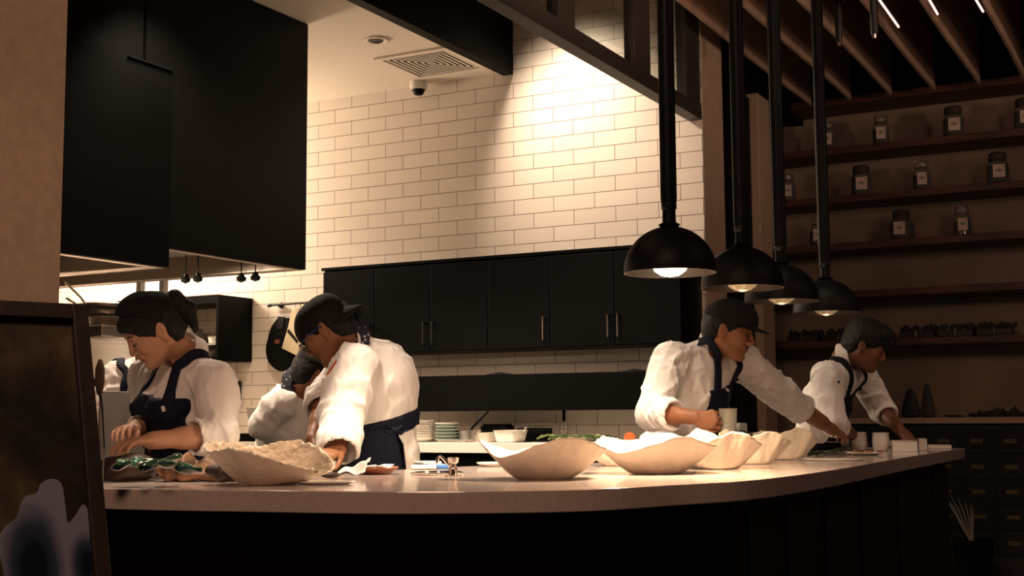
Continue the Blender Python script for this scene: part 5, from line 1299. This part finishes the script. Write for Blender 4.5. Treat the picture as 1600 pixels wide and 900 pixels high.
for k in range(5):
    MB().lathe([(0, 0), (.02, .001), (.03, .008), (.02, .018), (0, .02)], (c[0]+.045*(k-2), c[1]+.02*(k % 2), c[2]+.004*(k % 2)), 16).build('onion_slice', 'greenlt' if k % 2 else 'cream', label='pale vegetable slice on the bench between the greens and tomato', cat='vegetable', group='pale vegetable slices', smooth=True)
blob('cloth_pile', 'cloth', (onb(1014)[0], onb(1014)[1], bt+.03), [((0, 0, 0), (.05, .04, .03)), ((.0, 0, .025), (.02, .02, .03))], 'crumpled white cloth on the bench beside the reaching chef', 'cloth', h=.005, fold=(.02, 60, 4), floor_z=bt)
o_ = onb(387)
MB().box(o_[0]-.09, o_[0]+.09, o_[1]-.05, o_[1]+.05, o_[2], o_[2]+.028).build('snack_tray', 'plastic', label='small white tray of red sticks at the left of the bench', cat='tray', bevel=.003)
for k in range(6): MB().box(o_[0]-.075+.027*k, o_[0]-.060+.027*k, o_[1]-.03, o_[1]+.03, o_[2]+.029, o_[2]+.040+.012*(k % 3 == 0)).build('food_stick', 'rust' if k % 2 else 'cream', label='small food stick on the white tray, part of the row', cat='food', group='sticks on the snack tray')

# ------------------------------------------------------------------ left cooking area
# open black wall unit
x1 = PY(394.5, 500, W).x; yf = PX(341, 500, x1).y; zt = PX(341, 460, x1).z; zb_ = PY(394, 566, W).z; x0 = x1-1.0
t = thing('wall_cabinet', 'open fronted black wall unit behind the woman chef', 'cabinet', ((x0+x1)/2, (yf+W)/2, zb_))
MB().box(x1-.02, x1, yf, W-.002, zb_, zt).build('side_panel', 'black', t); MB().box(x0, x0+.02, yf, W-.002, zb_, zt).build('side_panel', 'black', t)
MB().box(x0+.02, x1-.02, yf, W-.002, zt-.06, zt).build('top_panel', 'black', t); MB().box(x0+.02, x1-.02, yf, W-.002, zb_, zb_+.03).build('bottom_panel', 'black', t)
zs = zb_+.03+.10; MB().box(x0+.02, x1-.02, yf+.03, W-.002, zs-.015, zs).build('shelf_board', 'steeldull', t)
c = (x1-.13, yf+.13, zs+.001); MB().lathe([(0, 0), (.05, 0), (.06, .05), (.063, .05), (.058, .046), (.048, .004), (0, .004)], c, 24).build('small_tub', 'plastic', label='small white tub on the shelf of the open black unit', cat='tub', smooth=True, rec=False)
for k, (dx_, r_, mt) in enumerate(((.42, .10, 'steeldull'), (.66, .11, 'steel'))): MB().lathe([(0, 0), (r_*.8, 0), (r_, .02), (r_, .12), (r_-.004, .12), (r_-.004, .02), (0, .01)], (x1-dx_, yf+.16, zs+.001), 28).build('stock_pot', mt, label='steel pot inside the open black unit, %s one' % ('right' if k == 0 else 'left'), cat='pot', smooth=True, rec=False)
c = (x1-.24, yf+.17, zb_+.031); MB().lathe([(0, 0), (.05, 0), (.06, .04), (.057, .04), (.047, .004), (0, .004)], c, 24).build('bowl', 'plastic', label='pale bowl low in the open black unit', cat='bowl', smooth=True, rec=False)
# rail with hanging tools
a = PY(424, 477, W-.05); b = PY(520, 470, W-.05)
t = thing('utensil_rail', 'black wall rail with hooks left of the wall cabinets', 'rail', ((a.x+b.x)/2, W-.04, a.z))
MB().tube([a, b], .008, 12).build('rail_bar', 'blacksteel', t, smooth=True)
for q in (a.lerp(b, .10), a.lerp(b, .9)): MB().lathe([(0, 0), (.022, 0), (.022, .008), (.010, .014), (.010, .05), (0, .05)], (q.x, W-.002, q.z), 16, R=Matrix.Rotation(math.pi/2, 3, 'X')).build('wall_mount', 'blacksteel', t, smooth=True)
m = a.lerp(b, -.03); MB().lathe([(0, -.02), (.012, -.015), (.014, 0), (.012, .015), (0, .02)], m, 12, R=Matrix.Rotation(math.pi/2, 3, 'Y')).build('end_knob', 'blacksteel', t, smooth=True)
def hook(px, n=1):
    p = PY(px, 480, W-.05); zz = a.lerp(b, (px-424)/96).z
    return MB().tube([(p.x, p.y+.010, zz+.004), (p.x, p.y, zz+.012), (p.x, p.y-.012, zz+.002), (p.x, p.y-.006, zz-.03), (p.x, p.y-.016, zz-.045), (p.x, p.y-.026, zz-.035)], .0022, 6).build('hook', 'chrome', t, smooth=True)
for px in (436, 462, 470, 478): hook(px)
# black strainer / skillet shape
hY = W-.075
p = [PY(x, y, hY) for x, y in ((434, 496), (452, 498), (448, 515), (443, 528), (455, 545), (466, 555), (463, 570), (448, 579), (432, 578), (419, 565), (415, 545), (420, 522), (424, 510))]
def slab(name, pts, th, mtl, lab=None, cat=None, parent=None, y=None, bev=.003):
    n = len(pts); v = [(q.x, q.y, q.z) for q in pts]+[(q.x, q.y+th, q.z) for q in pts]
    return MB().add(v, [tuple(range(n)), tuple(range(n, 2*n))[::-1]]+[(i, n+i, n+(i+1) % n, (i+1) % n) for i in range(n)]).build(name, mtl, parent, label=lab, cat=cat, bevel=bev)
S_ = smoothpath([V3(q) for q in p]+[V3(p[0])], 4); S_ = [Vector(q) for q in S_[:-1]]
o = slab('kitchen_scoop', S_, .03, 'blackmat', 'black rounded tool cover hanging from the rail', 'tool cover')
slab('label_patch', [PY(x, y, hY-.002) for x, y in ((430, 530), (437, 531), (436, 537), (429, 536))], .001, 'rust', parent=o, bev=0)
slab('handle_strap', [PY(x, y, hY-.006) for x, y in ((434, 494), (444, 495), (441, 516), (431, 514))], .012, 'blacksteel', parent=o)
# cream mandoline
hY2 = W-.115
o = slab('mandoline_slicer', [PY(x, y, hY2) for x, y in ((456, 484), (461, 482), (478, 490), (474, 520), (464, 556), (440, 544), (450, 510))], .022, 'cream', 'cream coloured mandoline slicer hanging from the rail', 'slicer')
slab('blade', [PY(x, y, hY2-.003) for x, y in ((451, 514), (466, 533), (464, 537), (448, 518))], .002, 'blacksteel', parent=o, bev=0)
m = MB()
for k in range(6): m.tube([PY(459+k*3, 475, hY2), PY(461+k*3, 490, hY2-.01)], .0015, 5)
m.build('wire_rack', 'steel', label='thin wire rack hanging behind the mandoline on the rail', cat='rack')
# knife strip by the woman's shoulder
t = thing('knife_strip', 'short dark magnetic strip with hanging tool behind the woman\'s shoulder', 'knife strip', PY(371, 640, W-.03))
q = PY(371, 600, W-.03); MB().box(q.x-.018, q.x+.018, W-.03, W-.002, PY(371, 636, W).z, PY(371, 596, W).z).build('strip', 'blacksteel', t, bevel=.003)
MB().lathe([(0, 0), (.016, .002), (.02, .02), (.016, .038), (0, .04)], (q.x, W-.05, q.z-.01), 12).build('knob', 'blackmat', t, smooth=True)
# dark stand beside the bending man
m = [PY(x, y, 7.0) for x, y in ((384, 636), (408, 636), (404, 684), (392, 684))]
m[2].z = m[3].z = PY(396, 677, 6.92).z+.001
slab('scale_stand', m, .03, 'steeldull', 'grey sloping stand on the bench behind the bending man', 'stand')
c = PY(396, 690, 6.92); MB().box(c.x-.10, c.x+.06, 6.86, 7.05, bt+.001, PY(396, 677, 6.92).z).build('equipment_base', 'black', label='low black box on the bench left of the bending man', cat='equipment', bevel=.004)
# shelf of pans seen past the pillar
pY = 5.6
def pan(px, py, r, lab, hx, hy, dep=5.75):
    c = PD(px, py, dep); t = thing('frying_pan', lab, 'frying pan', (c.x, c.y, c.z-.02), 'stacked steel frying pans')
    MB().lathe([(0, -.02), (r*.75, -.02), (r, .018), (r+.006, .020), (r, .024), (r*.93, .012), (r*.72, -.014), (0, -.015)], c, 36).build('pan_bowl', 'steel', t, smooth=True, rec=False)
    e = PD(hx, hy, dep-.15); s_ = V3(c)+unit(V3(e)-V3(c))*r*.9; s_[2] = c.z+.01
    MB().tube([s_, s_*.7+V3(e)*.3+np.array([0, 0, .008]), V3(e)], [.009, .008, .010], 8, flat=.5).build('handle', 'steel', t, smooth=True)
    return c
cs = [pan(166, 505, .12, 'steel frying pan lowest in the stack on the shelf', 108, 487), pan(168, 495, .125, 'steel frying pan in the middle of the stack', 104, 466), pan(168, 484, .13, 'steel frying pan topmost in the stack with long raised handle', 102, 441)]
c = PD(166, 516, 5.75); t = thing('steel_shelf', 'narrow stainless wall shelf carrying the frying pans', 'shelf', (c.x, c.y, c.z-.03))
shz = cs[0].z-.022
MB().box(c.x-.9, c.x+.14, c.y-.16, c.y+.18, shz-.05, shz).build('shelf_plate', 'steel', t, bevel=.004)
for xx in (c.x-.75, c.x+.12): MB().box(xx-.015, xx+.015, c.y+.14, c.y+.17, 0, shz-.05).build('upright', 'steeldull', t)
MB().box(c.x-.9, c.x+.14, c.y-.16, c.y+.18, PD(160, 560, 5.72).z-.13, PD(160, 560, 5.72).z-.1005).build('lower_plate', 'steel', t, bevel=.003)
c = PD(160, 560, 5.72); t = thing('storage_tub', 'large white plastic tub under the pan shelf', 'tub', (c.x, c.y, c.z-.13))
MB().lathe([(0, -.10), (.10, -.10), (.115, -.09), (.125, .05), (.135, .055), (.135, .075), (.13, .09), (.12, .09), (.118, .06), (.11, -.08), (0, -.09)], c, 32, sx=1.1).build('tub_body', 'plastic', t, smooth=True, rec=False)
MB().lathe([(.13, .06), (.142, .07), (.142, .085), (.13, .09)], c, 32, sx=1.1).build('rim', 'plastic', t, smooth=True)
# cook range under the hoods
t = thing('cooking_range', 'long stainless cooking range under the extractor hoods', 'range', (-5.7, 5.1, 0))
MB().box(-6.9, -4.75, 5.0, 6.0, .1, .92).build('body', 'steeldull', t, bevel=.004)
MB().box(-6.9, -4.73, 4.98, 6.0, .92, .95).build('worktop', 'steel', t, bevel=.003)
for k in range(4): MB().lathe([(0, 0), (.025, 0), (.022, .02), (0, .022)], (-4.75, 5.15+.22*k, .82), 14, R=Matrix.Rotation(math.pi/2, 3, 'Y')).build('control_knob', 'blackmat', t, smooth=True)
MB().box(-6.85, -4.8, 5.05, 5.95, 0, .1).build('plinth', 'blackmat', t)
# stainless screen panel in front of the hidden chef
a, b_ = PD(157, 611, 4.75), PD(226, 612, 4.95); c2, d2 = PD(157, 740, 4.75), PD(226, 740, 4.95)
t = thing('steel_screen', 'stainless steel screen standing between the woman and the hidden chef', 'screen', ((a.x+b_.x)/2, (a.y+b_.y)/2, 0))
dr = (b_-a); dr.z = 0; L_ = dr.length/2; ax = [dr.normalized(), Vector((0, 0, 1)).cross(dr.normalized()), Vector((0, 0, 1))]; hz_ = a.z
MB().obox(((a.x+b_.x)/2, (a.y+b_.y)/2, hz_-.25), ax, (L_, .008, .25)).build('panel', 'steeldull', t, bevel=.002)
for sg in (-1, 1): MB().obox(V3(((a.x+b_.x)/2, (a.y+b_.y)/2, (hz_-.5)/2))+V3(ax[0])*sg*(L_-.02), ax, (.015, .015, (hz_-.5)/2)).build('leg', 'steeldull', t)
M['spoonwood'] = mat('spoon_wood', (.10, .055, .03), .6, var=.3)
# wooden spoon near the framed panel
sp0, sp1 = PD(154, 660, 3.3), PD(157, 570, 3.45)
base = PZ(160, 757, CT+.0)
t = thing('wooden_spoon', 'dark wooden spoon standing upright beside the framed panel', 'spoon', (base.x, base.y, CT))
e0 = V3((PD(163, 700, 3.35))); MB().tube([(base.x, base.y, CT+.004), e0, V3(PD(160, 640, 3.35)), V3(PD(157, 618, 3.35))], [.0022, .0022, .0024, .004], 8).build('handle', 'wooddark', t, smooth=True)
q0 = PD(156, 590, 3.35); MB().lathe([(0, -.05), (.010, -.042), (.017, -.01), (.016, .025), (.008, .046), (0, .050)], q0, 16, sy=.35).build('spoon_bowl', 'spoonwood', t, smooth=True)

# ------------------------------------------------------------------ framed resin panel at the left
TR, BR, TL = PD(137, 475, 2.25), PD(175, 900, 2.12), PD(-70, 461, 2.1)
dn = (BR-TR); k = (TR.z-.0)/(-dn.z); BR = TR+dn*k; lf = (TL-TR); dn_u = dn.normalized(); lf = lf-dn_u*lf.dot(dn_u); lw = lf.length*1.02; lf_u = lf.normalized(); nn = dn_u.cross(lf_u)
if nn.dot(CB) < 0: nn = -nn
H_ = (BR-TR).length
t = thing('framed_panel', 'dark framed resin artwork board standing at the left foreground', 'artwork', ((BR.x+lf_u.x*lw/2), BR.y+lf_u.y*lw/2, 0))
def P_(u, v_, o=0): return V3(TR)+V3(lf_u)*u+V3(dn_u)*v_+V3(nn)*o
fw = .028
def bar(u0, u1, v0, v1, o0, o1, mtl, nm, par, bev=.002):
    c = (P_(u0, v0, o0)+P_(u1, v1, o1))/2; return MB().obox(c, [lf_u, dn_u, nn], ((u1-u0)/2, (v1-v0)/2, (o1-o0)/2)).build(nm, mtl, par, bevel=bev)
M['artframe'] = mat('dark_brown_frame', (.028, .017, .011), .5, var=.3, vscale=12, bump=.2)
bar(0, fw, 0, H_-.03, -.035, .0, 'artframe', 'frame_side', t); bar(lw-fw, lw, 0, H_-.03, -.035, .0, 'artframe', 'frame_side', t)
bar(fw, lw-fw, 0, fw, -.035, .0, 'artframe', 'frame_top', t); bar(fw, lw-fw, H_-.03-fw, H_-.03, -.035, 0, 'artframe', 'frame_bottom', t)
pn = bar(fw, lw-fw, fw, H_-.03-fw, -.03, -.012, 'art', 'resin_panel', t, 0)
def onpanel(x, y, o=-.011):
    r_ = ray(x, y); den = V3(r_)@V3(nn); q = (V3(TR)+V3(nn)*o-np.array([0, 0, EYE]))@V3(nn)/den; return np.array([0, 0, EYE])+V3(r_)*q
def relief(pts, o, mtl, nm):
    S = smoothpath([onpanel(x, y, o) for x, y in pts], 5); n = len(S); v = [tuple(q) for q in S]+[tuple(q-V3(nn)*.004) for q in S]
    return MB().add(v, [tuple(range(n)), tuple(range(n, 2*n))[::-1]]+[(i, n+i, n+(i+1) % n, (i+1) % n) for i in range(n)]).build(nm, mtl, pn)
M['resin_blend'] = mat('blue_resin', (.2, .2, .25), .25)
nt = M['resin_blend'].node_tree; N_ = nt.nodes; LK = nt.links
geo = N_.new('ShaderNodeNewGeometry'); nz = N_.new('ShaderNodeTexNoise'); nz.inputs['Scale'].default_value = 9; nz.inputs['Detail'].default_value = 4; LK.new(geo.outputs['Position'], nz.inputs[0])
prev = None
for (cx, cy, sz) in ((52, 885, .125), (136, 880, .075)):
    ds = N_.new('ShaderNodeVectorMath'); ds.operation = 'SUBTRACT'; LK.new(geo.outputs['Position'], ds.inputs[0]); ds.inputs[1].default_value = tuple(onpanel(cx, cy))
    sq = N_.new('ShaderNodeVectorMath'); sq.operation = 'MULTIPLY'; LK.new(ds.outputs[0], sq.inputs[0]); sq.inputs[1].default_value = (1.7/sz, 1.7/sz, .85/sz)
    ln = N_.new('ShaderNodeVectorMath'); ln.operation = 'LENGTH'; LK.new(sq.outputs[0], ln.inputs[0])
    if prev is None: prev = ln.outputs['Value']
    else:
        mn = N_.new('ShaderNodeMath'); mn.operation = 'MINIMUM'; LK.new(prev, mn.inputs[0]); LK.new(ln.outputs['Value'], mn.inputs[1]); prev = mn.outputs[0]
ma = N_.new('ShaderNodeMath'); ma.operation = 'MULTIPLY_ADD'; LK.new(nz.outputs[0], ma.inputs[0]); ma.inputs[1].default_value = .5; LK.new(prev, ma.inputs[2])
rp = N_.new('ShaderNodeValToRGB'); LK.new(ma.outputs[0], rp.inputs[0]); e_ = rp.color_ramp.elements
e_[0].position = .45; e_[0].color = (.006, .011, .020, 1); e_[1].position = 1.0; e_[1].color = (.20, .20, .26, 1); q_ = e_.new(.72); q_.color = (.035, .050, .075, 1)
LK.new(rp.outputs[0], N_['Principled BSDF'].inputs['Base Color'])
relief([(8, 905), (-2, 850), (6, 826), (26, 808), (38, 778), (58, 770), (64, 756), (80, 748), (96, 756), (102, 790), (106, 816), (118, 806), (130, 788), (140, 800), (156, 814), (161, 832), (160, 905)], -.0095, 'resin_blend', 'resin_shape')
bpy.context.view_layer.update()
